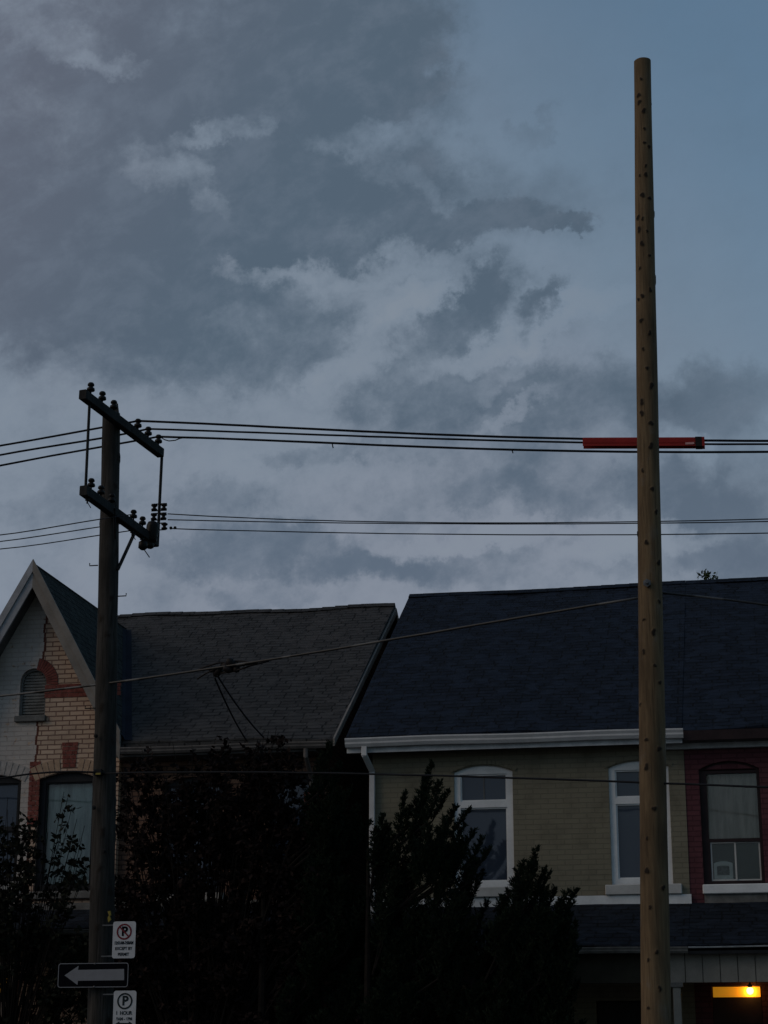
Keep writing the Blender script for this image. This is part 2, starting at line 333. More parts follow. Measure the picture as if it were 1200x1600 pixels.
M['wood_old'] = wood('old_pole_wood', (.020,.018,.016), (.045,.040,.037), crack=.8)
M['wood_arm'] = wood('crossarm_wood', (.009,.009,.010), (.022,.021,.021), crack=.7)
M['bark'] = plain('bark', (.010,.008,.007), .95, .4, 14, b=.8)
def leafm(name, c1, c2, tr=.15):
    mt, p = new_mat(name); oi = N('ShaderNodeNewGeometry'); c = mixc(oi.outputs['Random Per Island'], c1, c2)
    setc(p.inputs['Base Color'], c); p.inputs['Roughness'].default_value = .75; p.inputs['Specular IOR Level'].default_value = .04; return mt
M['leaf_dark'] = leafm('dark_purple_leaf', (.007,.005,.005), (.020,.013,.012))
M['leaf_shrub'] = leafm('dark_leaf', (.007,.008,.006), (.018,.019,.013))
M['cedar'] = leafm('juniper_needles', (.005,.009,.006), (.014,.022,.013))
M['far_leaf'] = leafm('far_leaf', (.03,.045,.02), (.07,.09,.045))

# ---------------------------------------------------------------- ground, road, pavements
M['lawn'] = plain('lawn_soil', (.045,.05,.028), .95, .4, 3, b=.5); M['asphalt'] = plain('asphalt', (.05,.05,.052), .9, .2, 12, b=.5); M['concrete'] = plain('concrete', (.28,.27,.25), .9, .15, 5, b=.3); M['paint'] = plain('road_paint', (.7,.68,.6), .7, .15, 9)
tag(MB().add([(-600,-600,-.16),(600,-600,-.16),(600,22.4,-.16),(-600,22.4,-.16)], [(0,1,2,3)]).build('ground_near', M['lawn']), kind='structure')
tag(MB().add([(-600,22.4,-.004),(600,22.4,-.004),(600,900,-.004),(-600,900,-.004)], [(0,1,2,3)]).build('ground', M['lawn']), kind='structure')
tag(MB().box(-300,300,10.2,22.2,-.3,-.13).build('road', M['asphalt']), kind='structure')
mk = MB()
for i in range(-20, 21): mk.box(i*6, i*6+3, 16.15, 16.27, -.13, -.126)
tag(mk.build('road_markings', M['paint']), kind='structure')
tag(MB().box(-300,300,22.2,22.4,-.3,0).build('kerb', M['concrete'], bevel=.02), kind='structure')
tag(MB().box(-300,300,10.0,10.2,-.3,0).build('kerb', M['concrete'], bevel=.02), kind='structure')
tag(MB().box(-300,300,24.1,25.6,-.1,.02).build('pavement', M['concrete']), kind='structure')
tag(MB().box(-300,300,-1.5,10.0,-.3,-.01).build('pavement', M['concrete']), kind='structure')

# ---------------------------------------------------------------- window builder
def window(parent, x0, x1, z0, z1, rise, Y, frame='white', fw=.1, bars=(), pane='glass', sill=None, inner=None, name='window', split=(), rec=.12):
    out = arch_outline(x0, x1, z0, z1, rise); hz = z1-rise; cells = []
    zs = [z0+fw] + [b for b in bars for _ in (0,)] ; edges = [z0+fw]
    for b, bw in bars: edges += [b-bw/2, b+bw/2]
    edges.append(hz-fw*.35 if rise else z1-fw)
    fm = MB(); holes = []
    for i in range(0, len(edges), 2): holes.append([(x0+fw, edges[i]), (x1-fw, edges[i]), (x1-fw, edges[i+1]), (x0+fw, edges[i+1])])
    fm.sheet(out, holes, Y+rec-.05, .07)
    fo = fm.build(name, M[frame], parent, bevel=.006)
    for h in holes:
        a, b = h[0], h[2]
        sash = MB().sheet([(a[0]-.004, a[1]-.004), (b[0]+.004, a[1]-.004), (b[0]+.004, b[1]+.004), (a[0]-.004, b[1]+.004)], [[(a[0]+.022, a[1]+.022), (b[0]-.022, a[1]+.022), (b[0]-.022, b[1]-.022), (a[0]+.022, b[1]-.022)]], Y+rec-.028, .04)
        sash.build('sash', M[frame], fo)
        MB().box(a[0], b[0], Y+rec+.008, Y+rec+.014, a[1], b[1]).build('pane', M[pane], fo)
    if inner:
        MB().box(x0+.01, x1-.01, Y+rec+.10, Y+rec+.11, z0+.01, z1-.01).build('curtain', M[inner], fo)
    if sill:
        (sx0, sx1, sz0, sz1, proj, mat) = sill
        MB().box(sx0, sx1, Y-proj, Y+rec-.052, sz0, sz1).build('sill', M[mat], fo, bevel=.01)
    return fo
def P2(x, y, Y): p = onY(x, y, Y); return p.x, p.z

# ================================================================ left house: yellow brick with steep gable
WL = 29.5
houseL = empty('brick_house', (-10, WL, 0), 'yellow brick house with steep front gable, one half painted white, and grey brown main roof', 'house', 'houses across the street')
def roof_slab(mb, a, b, c, d, th=.10):      # a,b eave left/right ; c,d ridge right/left
    vs = [a, b, c, d]; lo = [Vector(v)-Vector((0, 0, th)) for v in vs]
    nx, ny = 36, 20; rnd = random.Random(int(abs(a[0])*100)); g = []
    a, b, c, d = map(Vector, vs)
    for j in range(ny+1):
        for i in range(nx+1):
            s_, t_ = i/nx, j/ny; p = (a.lerp(b, s_)).lerp(d.lerp(c, s_), t_)
            p.z += .018*math.sin(p.x*1.3+1.1*t_*3) + .012*math.sin(p.x*3.1+t_*5) + rnd.uniform(-.006, .006)
            g.append(p)
    fs = [(j*(nx+1)+i, j*(nx+1)+i+1, (j+1)*(nx+1)+i+1, (j+1)*(nx+1)+i) for j in range(ny) for i in range(nx)]
    mb.add(g, fs)
    mb.add(lo, [(0, 1, 2, 3)])
    edge = [list(range(nx+1)), [nx+(nx+1)*j for j in range(ny+1)], [ny*(nx+1)+nx-i for i in range(nx+1)], [(ny-j)*(nx+1) for j in range(ny+1)]]
    for e in edge:
        top = [g[k] for k in e]; n = len(top); bot = [t-Vector((0, 0, th+.0)) for t in top]
        mb.add(top+bot, [(i, i+1, n+i+1, n+i) for i in range(n-1)])
eY = 29.15
zM = 6.80; XM = -6.354; rY = 34.54; rz = 10.20
XS = -9.93; YB = 29.86; zB = zM+(rz-zM)/(rY-eY)*(YB-eY)
mb = MB(); roof_slab(mb, (XS, eY, zM), (XM, eY, zM-.03), (XM, rY, rz), (XS, rY, rz+.01)); roof_slab(mb, (-22, YB, zB), (XS, YB, zB), (XS, rY, rz+.01), (-22, rY, rz+.05)); roofM = mb.build('roof', M['roof_brown'], houseL)
MB().add([(-22, rY+.01, rz), (XM, rY+.01, rz-.02), (XM, 40, zM), (-22, 40, zM)], [(0, 1, 2, 3)]).build('roof', M['roof_brown'], houseL)
rc = MB(); rr = random.Random(5)
xx = -14.0
while xx < XM-.05:
    x2 = min(xx+.26, XM); zz = rz+.05*(xx-XM)/(-22-XM)+.018*math.sin(xx*1.3+3.3)+.012*math.sin(xx*3.1+5)+.012+rr.uniform(-.001,.001)
    rc.add([(xx, rY-.14, zz-.075), (xx, rY, zz+.015), (xx, rY+.14, zz-.08), (x2, rY-.14, zz-.078), (x2, rY, zz+.012), (x2, rY+.14, zz-.083)], [(0,1,4,3),(1,2,5,4),(0,3,5,2)]); xx += .25
rc.build('ridge_cap', M['roof_brown'], roofM)
# rake board on the right-hand verge
s_ = (rz-zM)/(rY-eY)
rk = MB(); rk.add([(XM+.004, eY-.02, zM-.05), (XM+.004, eY-.02, zM-.17), (XM+.004, rY, rz-.20), (XM+.004, rY, rz-.07), (XM+.034, eY-.02, zM-.05), (XM+.034, eY-.02, zM-.17), (XM+.034, rY, rz-.20), (XM+.034, rY, rz-.07)], [(0,1,2,3),(4,7,6,5),(0,4,5,1),(3,2,6,7),(0,3,7,4),(1,5,6,2)])
rk.build('rake_board', M['barge_tan'], houseL)
rk = MB(); rk.add([(XM+.004, rY, rz-.07), (XM+.004, rY, rz-.20), (XM+.004, 40, zM-.20), (XM+.004, 40, zM-.07), (XM+.034, rY, rz-.07), (XM+.034, rY, rz-.20), (XM+.034, 40, zM-.20), (XM+.034, 40, zM-.07)], [(0,1,2,3),(4,7,6,5),(0,4,5,1),(3,2,6,7),(0,3,7,4),(1,5,6,2)])
rk.build('rake_board', M['barge_tan'], houseL)
# gable
AP = onY(53, 880, 29.1); tg = 1.80; BE = 1.62
GX, GZ = AP.x, AP.z
for sgn in (1, -1):
    ex = GX+sgn*BE; ez = GZ-tg*BE
    g = MB(); a = Vector((GX, 29.12, GZ)); b = Vector((ex, 29.12, ez)); c = Vector((ex, 29.6, ez)); d = Vector((GX, 34.2, GZ))
    nrm = Vector((sgn*tg, 0, 1)).normalized()*.05; vs = [a, b, c, Vector((GX+sgn*.9, 32.2, GZ-tg*.9)), d]
    g.add([v for v in vs]+[v-nrm for v in vs], [(0,1,2,3,4), (9,8,7,6,5), (0,5,6,1), (1,6,7,2), (0,4,9,5)])
    g.build('gable_roof', M['roof_gable'], houseL)
    # bargeboard, its top moulding and the boarded soffit behind it
    n2 = Vector((sgn*tg, 0, 1)).normalized(); dn = Vector((sgn*1, 0, -tg)).normalized()
    bb = MB()
    for (o0, o1, y0, y1) in ((-.01, -.20, 29.08, 29.12), (.03, -.075, 29.05, 29.078)):
        pts = [(GX+n2.x*0, GZ+n2.z*0)]
        top0 = Vector((GX, 0, GZ+o0/abs(n2.z)*1)); top1 = Vector((ex, 0, ez+o0/abs(n2.z))); bot1 = Vector((ex, 0, ez+o1/abs(n2.z))); bot0 = Vector((GX, 0, GZ+o1/abs(n2.z)))
        v4 = [top0, top1, bot1, bot0]; bb.add([(v.x, y0, v.z) for v in v4]+[(v.x, y1, v.z) for v in v4], [(0,1,2,3), (7,6,5,4), (0,4,5,1), (1,5,6,2), (2,6,7,3), (0,3,7,4)])
    bb.build('bargeboard', M['barge'] if sgn < 0 else M['barge_tan'], houseL)
    sf = MB(); o1 = -.14/abs(n2.z)
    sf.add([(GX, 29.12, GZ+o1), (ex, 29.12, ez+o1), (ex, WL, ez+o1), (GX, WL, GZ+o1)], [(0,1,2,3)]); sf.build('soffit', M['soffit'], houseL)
# valley flashing
vA = Vector((GX+BE, eY+.2, GZ-tg*BE)); 
def mz(y): return zM+s_*(y-eY)
vf = MB()
def valley(y): x = GX+(GZ-mz(y))/tg; return x
pts = [(valley(y), y, mz(y)) for y in np.linspace(eY+.0, 33.8, 12)]
for (x, y, z), (x2, y2, z2) in zip(pts[:-1], pts[1:]):
    vf.add([(x-.06, y, z+.12), (x, y, z+.03), (x+.11, y, z+.034), (x2+.11, y2, z2+.034), (x2, y2, z2+.03), (x2-.06, y2, z2+.12)], [(0, 1, 4, 5), (1, 2, 3, 4)])
vf.build('valley_flashing', M['flash_blue'], roofM)
# front wall of the gable with its openings
def px(x, y): return P2(x, y, WL)
vx0, vz1 = px(33, 1045); vx1, vz0 = px(70, 1118)
wx0, wz1 = px(61, 1208); wx1, wz0 = px(147, 1392)
ux0, uz1 = px(-62, 1212); ux1, uz0 = px(25, 1378)
GR = GX+1.48; GL_ = GX-4.4
lx0, lz1 = px(-80, 1514); lx1, lz0 = px(14, 1566)
zc = GZ-.2
outer = [(GL_, 0), (GR, 0), (GR, GZ-tg*(GR-GX)-.16), (GX, GZ-.16), (GX-1.48, GZ-tg*1.48-.16), (GL_, 6.9)]
vent_o = arch_outline(vx0, vx1, vz0, vz1, .42, 16)
holes = [vent_o, arch_outline(wx0, wx1, wz0, wz1, .11), arch_outline(ux0, ux1, uz0, uz1, .11), arch_outline(lx0, lx1, lz0, lz1, .03)]
M['brick_yellow'].node_tree  # coordinates are relative to the house base
wallL = MB().sheet(outer, holes, WL, .30).build('wall', M['brick_yellow'], houseL)
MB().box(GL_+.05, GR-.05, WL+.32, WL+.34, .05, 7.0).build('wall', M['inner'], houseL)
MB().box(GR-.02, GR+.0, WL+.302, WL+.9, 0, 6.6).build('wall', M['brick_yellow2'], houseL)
# red brick dressings, each brick its own block set in dark mortar
def arch_bricks(cx, cz, r0, r1, a0, a1, n, y, proud, nm, mat, parent, wall_mat='mortar'):
    m1 = MB(); rnd = random.Random(n)
    for i in range(n):
        b0 = a0+(a1-a0)*(i+.10)/n; b1 = a0+(a1-a0)*(i+.90)/n; q = rnd.uniform(0, .004)
        vs = [(cx+r*math.sin(b), yy, cz+r*math.cos(b)) for yy in (y-proud-q, y+.01) for r, b in ((r0, b0), (r1, b0), (r1, b1), (r0, b1))]
        m1.add(vs, [(0,1,2,3), (7,6,5,4), (0,4,5,1), (1,5,6,2), (2,6,7,3), (3,7,4,0)])
    return m1.build(nm, M[mat], parent)
cxv = (vx0+vx1)/2; czv = vz1-(vx1-vx0)/2; rv = (vx1-vx0)/2
MB().sheet([(cxv+(rv+a_)*math.sin(R(t)), czv-.03+(rv+a_)*math.cos(R(t))) for a_, ts in ((.0, range(11, 98, 6)), (.205, range(95, 8, -6))) for t in ts], [], WL-.004, .01).build('mortar_bed', M['mortar'], wallL)
arch_bricks(cxv, czv-.03, rv+.005, rv+.20, R(12), R(95), 11, WL, .010, 'brick_arch', 'brick_red', wallL)
def red_block_rows(x0, x1, z0, z1, nm, par, rows, y=WL, taper=0, bw=.2):
    m1 = MB(); rnd = random.Random(rows); h = (z1-z0)/rows
    for j in range(rows):
        t = (j+.5)/rows; xa = x0+taper*(1-t); xb = x1-taper*(1-t); x = xa - (bw/2 if j % 2 else 0)
        while x < xb-.01:
            u0, u1 = max(x, xa), min(x+bw, xb)
            if u1-u0 > .02: m1.box(u0+.004, u1-.004, y-.008-rnd.uniform(0, .004), y+.01, z0+j*h+.005, z0+(j+1)*h-.005)
            x += bw
    return m1.build(nm, M['brick_red'], par)
bx0, bz1 = px(70, 1070); bx1, bz0 = px(150, 1088)
red_block_rows(bx0+.005, GR-.02, bz0, bz1, 'string_course', wallL, 3)
k0, kz1 = px(97, 1160); k1, kz0 = px(121, 1202)
red_block_rows(k0, k1, kz0+.03, kz1, 'keystone', wallL, 6, taper=.03, bw=.12)
q0, qz1 = px(47, 1190); q1, qz0 = px(60, 1290)
red_block_rows(q0, q1-.01, qz0, qz1, 'quoins', wallL, 13, bw=.13)
# soldier-course window heads
def head(x0, x1, z1, rise, skip=None):
    hw = (x1-x0)/2; rad = (hw*hw+rise*rise)/(2*rise); a = math.asin(hw/rad)
    m1 = MB(); cx = (x0+x1)/2; cz = z1-rad; n = 13
    for i in range(n):
        if skip and not skip[0] <= i <= skip[1]: continue
        b0 = -a*1.12+2.24*a*(i+.08)/n; b1 = -a*1.12+2.24*a*(i+.92)/n
        vs = [(cx+r*math.sin(b), yy, cz+r*math.cos(b)) for yy in (WL-.012, WL+.01) for r, b in ((rad+.008, b0), (rad+.23, b0), (rad+.23, b1), (rad+.008, b1))]
        m1.add(vs, [(0,1,2,3), (7,6,5,4), (0,4,5,1), (1,5,6,2), (2,6,7,3), (3,7,4,0)])
    return m1
M['brick_arch_y'] = plain('yellow_arch_brick', (.36,.245,.17), .9, .2, 9)
M['white_brick'] = plain('painted_arch_brick', (.36,.32,.30), .9, .25, 7)
head(wx0, wx1, wz1, .11, (0, 4)).build('brick_arch', M['brick_arch_y'], wallL); head(wx0, wx1, wz1, .11, (8, 12)).build('brick_arch', M['brick_arch_y'], wallL)
head(ux0, ux1, uz1, .11).build('brick_arch', M['white_brick'], wallL)
# louvred gable vent
vent = MB().sheet(arch_outline(vx0, vx1, vz0, vz1, .42, 16), [arch_outline(vx0+.035, vx1-.035, vz0+.03, vz1-.035, .42, 16)], WL+.05, .08).build('gable_vent', M['stone_dark'], houseL)
lv = MB(); z = vz0+.05
while z < vz1-.06:
    hh = max(0, z+.03-czv); hw = math.sqrt(max(.0004, rv*rv-hh*hh))-.04 if hh > 0 else rv-.036
    if hw > .02: lv.add([(cxv-hw, WL+.07, z), (cxv+hw, WL+.07, z), (cxv+hw, WL+.095, z+.052), (cxv-hw, WL+.095, z+.052)], [(0, 1, 2, 3)])
    z += .05
M['louvre'] = plain('louvre_boards', (.16,.148,.135), .8, .3, 6)
lv.build('louvres', M['louvre'], vent)
MB().sheet(arch_outline(vx0+.01, vx1-.01, vz0+.01, vz1-.01, .42, 16), [], WL+.14, .02).build('vent_back', M['inner'], vent)
MB().box(vx0-.05, vx1+.03, WL-.07, WL+.05, vz0-.10, vz0).build('sill', M['stone_dark'], vent, bevel=.01)
window(houseL, wx0, wx1, wz0, wz1, .11, WL, 'black', .105, (), 'pane', (wx0-.05, wx1+.05, wz0-.12, wz0, .07, 'stone_dark'), 'curtain_teal')
u_mid = px(0, 1295)[1]
window(houseL, ux0, ux1, uz0, uz1, .11, WL, 'black', .07, ((u_mid, .05),), 'glass', (ux0-.05, ux1+.08, uz0-.13, uz0, .07, 'stone'))
window(houseL, lx0, lx1, lz0, lz1, .03, WL, 'black', .07, (), 'lit_window', None)
# main (right-hand) front wall
WM = 29.62
m0, mz1_ = P2(255, 1215, WM); m1x, mz0 = P2(345, 1395, WM)
outer = [(GR-.01, 0), (-6.62, 0), (-6.62, zM-.06), (GR-.01, zM-.06)]
d0, dz1 = P2(386, 1520, WM); d1, _ = P2(430, 1600, WM)
holes = [arch_outline(m0, m1x, mz0, mz1_, .11), arch_outline(m0+1.75, m1x+1.75, mz0, mz1_, .11)] 
holes.append(arch_outline(d0, d1, .6, dz1, 0.12))
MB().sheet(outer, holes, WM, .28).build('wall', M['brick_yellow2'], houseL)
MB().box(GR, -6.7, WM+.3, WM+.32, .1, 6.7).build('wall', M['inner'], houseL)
for o_ in (0, 1.75): window(houseL, m0+o_, m1x+o_, mz0, mz1_, .11, WM, 'black', .07, (((mz0+mz1_)/2, .05),), 'glass', (m0+o_-.06, m1x+o_+.06, mz0-.12, mz0, .07, 'stone'))
dr = MB().sheet(arch_outline(d0+.01, d1-.01, .6, dz1-.01, .12), [], WM+.1, .05).build('door', M['door'], houseL, bevel=.004)
MB().lathe((d1-.12, WM+.07, 1.6), [(.012, 0), (.012, .02), (.03, .03), (.03, .05), (.01, .06)], (0, -1, 0)).build('handle', M['metal'], dr)
# side wall to the right
sw = MB(); sw.add([(-6.62, WM, 0), (-6.62, 39.4, 0), (-6.62, 39.4, zM), (-6.62, rY, rz-.12), (-6.62, eY+.4, zM+.05)], [(0,1,2,3,4)])
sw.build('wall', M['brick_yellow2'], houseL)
q = [red_block_rows(-6.62-.30, -6.625, 3.2+k*.62, 3.2+k*.62+.31, 'quoins', houseL, 4, y=WM, bw=.2) for k in range(5)]
# gutter and fascia, downpipe stub
def gutter(x0, x1, z, Y, mat, par, h=.12, dpt=.12, sag=0.0, z1=None):
    prof = [(0, 0), (-dpt*.55, 0), (-dpt*.8, .35*h), (-dpt*.82, .55*h), (-dpt, .85*h), (-dpt, h), (-dpt+.012, h), (-dpt*.7, .3*h), (-dpt*.5, .06*h), (0, .06*h)]
    n = 24; vs = []; z1 = z if z1 is None else z1
    for i in range(n+1):
        t = i/n; x = x0+(x1-x0)*t; zz = z+(z1-z)*t-sag*4*t*(1-t)+.006*math.sin(x*2.3)
        vs += [(x, Y+a, zz+b) for a, b in prof]
    k = len(prof); m_ = MB(); m_.add(vs, [(i*k+j, i*k+(j+1)%k, (i+1)*k+(j+1)%k, (i+1)*k+j) for i in range(n) for j in range(k)] + [tuple(range(k)), tuple(range(n*k, n*k+k))])
    return m_.build('gutter', M[mat], par)
gutter(GR+.15, XM-.06, zM-.20, eY+.02, 'gutter_brown', houseL, h=.10)
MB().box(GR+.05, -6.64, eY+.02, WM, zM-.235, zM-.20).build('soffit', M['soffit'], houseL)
MB().tube([(-6.78, eY-.03, zM-.2), (-6.78, eY-.03, zM-.32), (-6.78, WM-.06, zM-.62), (-6.78, WM-.06, .2)], .038, 8).build('downpipe', M['gutter_brown'], houseL)
# porch of the left house
pz1 = P2(230, 1408, WM)[1]
def porch_roof(x0, x1, zb, Yb, zf, Yf, par, mat='roof_porch', th=.08):
    m_ = MB(); n = 24; vs = []; rnd = random.Random(3)
    for j in range(7):
        for i in range(n+1):
            t = j/6; x = x0+(x1-x0)*i/n; vs.append((x, Yb+(Yf-Yb)*t, zb+(zf-zb)*t+.006*math.sin(x*2+t)+rnd.uniform(-.004, .004)))
    m_.add(vs, [(j*(n+1)+i, j*(n+1)+i+1, (j+1)*(n+1)+i+1, (j+1)*(n+1)+i) for j in range(6) for i in range(n)])
    m_.add([(x0, Yb, zb-th), (x1, Yb, zb-th), (x1, Yf, zf-th), (x0, Yf, zf-th), (x0, Yb, zb-.01), (x1, Yb, zb-.01), (x1, Yf, zf-.01), (x0, Yf, zf-.01)], [(0,1,2,3), (0,3,7,4), (1,5,6,2), (3,2,6,7)])
    return m_.build('porch_roof', M[mat], par)
YF = 27.7
pf = P2(100, 1456, YF)[1]
pl0 = onY(-220, 1456, YF).x; pl1 = -6.5
porch_roof(pl0, pl1, pz1-.12, WL-.012, pf+.06, YF, houseL)
gutter(pl0, pl1+.02, pf-.045, YF, 'stone_dark', houseL, h=.07, dpt=.10)
MB().box(pl0, pl1, WL-.045, WL-.014, pz1-.13, pz1-.02).build('flashing', M['stone_dark'], houseL)
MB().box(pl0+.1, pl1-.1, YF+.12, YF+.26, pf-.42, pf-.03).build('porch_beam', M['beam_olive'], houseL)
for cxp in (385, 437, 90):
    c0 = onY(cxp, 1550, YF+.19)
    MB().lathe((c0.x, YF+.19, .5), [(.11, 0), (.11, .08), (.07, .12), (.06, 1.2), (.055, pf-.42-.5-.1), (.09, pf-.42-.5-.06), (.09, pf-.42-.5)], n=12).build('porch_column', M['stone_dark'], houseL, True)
MB().box(pl0, pl1, YF+.05, WL, .02, .5).build('porch_floor', M['stone_dark'], houseL)

# ================================================================ olive house and maroon house
WR = 29.5
XE = -6.15; XP = -.946; zR = 6.78; rY2 = 34.98; rz2 = 10.48
houseO = empty('painted_house', (-3.5, WR, 0), 'olive green painted brick house with white arched windows and blue black shingle roof', 'house', 'houses across the street')
houseR = empty('painted_house', (1.5, WR, 0), 'maroon painted brick house with dark window frame beside the olive house', 'house', 'houses across the street')
def px(x, y): return P2(x, y, WR)
s2 = (rz2-zR)/(rY2-eY)
mb = MB(); roof_slab(mb, (XE, eY, zR), (XP, eY, zR-.05), (XP, rY2, rz2), (XE, rY2, rz2-.01)); roofO = mb.build('roof', M['roof_navy'], houseO)
mb = MB(); roof_slab(mb, (XP+.003, eY, zR-.06), (6.5, eY, zR-.02), (6.5, rY2+.02, rz2+.13), (XP+.003, rY2+.02, rz2+.005)); roofR = mb.build('roof', M['roof_navy'], houseR)
MB().add([(XE, rY2+.01, rz2-.02), (XP, rY2+.01, rz2-.02), (XP, 41, zR), (XE, 41, zR)], [(0,1,2,3)]).build('roof', M['roof_navy'], houseO)
MB().add([(XP+.003, rY2+.03, rz2), (6.5, rY2+.03, rz2), (6.5, 41, zR), (XP+.003, 41, zR)], [(0,1,2,3)]).build('roof', M['roof_navy'], houseR)
def ridge(x0, x1, y, z0, z1, par, mat):
    rc = MB(); x = x0; rnd = random.Random(9)
    while x < x1-.02:
        x2 = min(x+.27, x1); t = (x-x0)/(x1-x0); zz = z0+(z1-z0)*t+rnd.uniform(-.001, .001)+.012*math.sin(x*1.3+3.3)
        rc.add([(x, y-.15, zz-.085), (x, y, zz+.014), (x, y+.15, zz-.09), (x2, y-.15, zz-.087), (x2, y, zz+.012), (x2, y+.15, zz-.092)], [(0,1,4,3),(1,2,5,4),(0,3,5,2)]); x += .26
    rc.build('ridge_cap', M[mat], par)
ridge(XE, XP, rY2, rz2+.0, rz2+.02, roofO, 'roof_navy'); ridge(XP+.003, 6.5, rY2+.02, rz2+.02, rz2+.145, roofR, 'roof_navy')
# walls
XC = onY(582, 1170, WR).x
def px2(x, y): return P2(x, y, WR)
a0, az1 = px(709, 1197); a1, az0 = px(804, 1386)
b0_, bz1_ = px(950, 1194); b1_, bz0_ = px(1052, 1383)
c0, cz1 = px(1091, 1190); c1, cz0 = px(1196, 1381)
outer = [(XC, 0), (XP, 0), (XP, zR-.2), (XC, zR-.2)]
zdo = 2.7
holes = [arch_outline(a0, a1, az0, az1, .10), arch_outline(b0_, b1_, az0, az1, .10), [(-4.4, .9), (-3.1, .9), (-3.1, zdo), (-4.4, zdo)], [(-2.4, .55), (-1.5, .55), (-1.5, 2.75), (-2.4, 2.75)]]
wallO = MB().sheet(outer, holes, WR, .25).build('wall', M['olive'], houseO)
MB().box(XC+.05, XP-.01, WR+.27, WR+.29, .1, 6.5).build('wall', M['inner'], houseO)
sw = MB(); sw.add([(XC, WR, 0), (XC, 40, 0), (XC, 40, zR), (XC, rY2, rz2-.14), (XC, eY+.4, zR+.04)], [(0,1,2,3,4)]); sw.build('wall', M['olive'], houseO)
zs1 = px(760, 1256)[1]
M['cream'] = plain('cream_paint', (.42,.41,.40), .55, .12, 5)
for (x0, x1) in ((a0, a1), (b0_, b1_)):
    wo_ = window(houseO, x0, x1, az0, az1, .10, WR, 'white', .095, ((zs1, .10),), 'glass', (x0-.10, x1+.13, az0-.15, az0, .09, 'cream'), rec=.09)
    MB().box((x0+x1)/2-.007, (x0+x1)/2+.007, WR+.084, WR+.097, zs1+.05, az1-.10-.04).build('glazing_bar', M['stone_dark'], wo_)
    # raised brick head over the opening
    hw = (x1-x0)/2+.02; rad = (hw*hw+.0121)/(2*.11); an = math.asin(hw/rad)*1.05; cxx = (x0+x1)/2
    hd = MB(); zc_ = az1-rad
    n = 16
    for i in range(n):
        t0 = -an+2*an*i/n; t1 = -an+2*an*(i+.94)/n
        vs = [(cxx+r*math.sin(b), yy, zc_+r*math.cos(b)) for yy in (WR-.018, WR+.01) for r, b in ((rad+.015, t0), (rad+.075, t0), (rad+.075, t1), (rad+.015, t1))]
        hd.add(vs, [(0,1,2,3), (7,6,5,4), (0,4,5,1), (1,5,6,2), (2,6,7,3), (3,7,4,0)])
    hd.build('brick_arch', M['olive'], wallO)
window(houseO, -4.4, -3.1, .9, zdo, 0, WR, 'black', .06, ((1.8, .05),), 'glass_dark')
dr = MB().box(-2.38, -1.52, WR+.08, WR+.13, .56, 2.74).build('door', M['door'], houseO, bevel=.01)
MB().lathe((-1.62, WR+.07, 1.55), [(.012, 0), (.012, .02), (.03, .03), (.03, .05), (.01, .06)], (0, -1, 0)).build('handle', M['metal'], dr)
# white gutter, fascia, downpipe
gl = onY(540, 1157, eY-.05); gr_ = onY(1069, 1147, eY-.05)
gutter(gl.x, XP+.02, zR-.185, eY+.0, 'gutter', houseO, h=.135, dpt=.13, z1=zR-.20)
MB().box(XE+.02, XP-.002, eY+.002, eY+.03, zR-.27, zR-.10).build('fascia', M['white_dirty'], houseO)
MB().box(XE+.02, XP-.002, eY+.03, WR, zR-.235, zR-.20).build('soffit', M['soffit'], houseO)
t_ = px(578, 1165); b_ = px(583, 1305)
dp = MB(); dx = t_[0]+.05
dp.bar((dx-.06, eY-.05, zR-.18), (dx-.06, eY-.05, zR-.33), .085, .065, Vector((0, 1, 0))); dp.bar((dx-.06, eY-.05, zR-.31), (dx, WR-.06, zR-.52), .085, .065, Vector((0, 1, 0))); dp.bar((dx, WR-.06, zR-.50), (dx, WR-.06, .3), .085, .065, Vector((0, 1, 0)))
dp.build('downpipe', M['gutter'], houseO, bevel=.006)
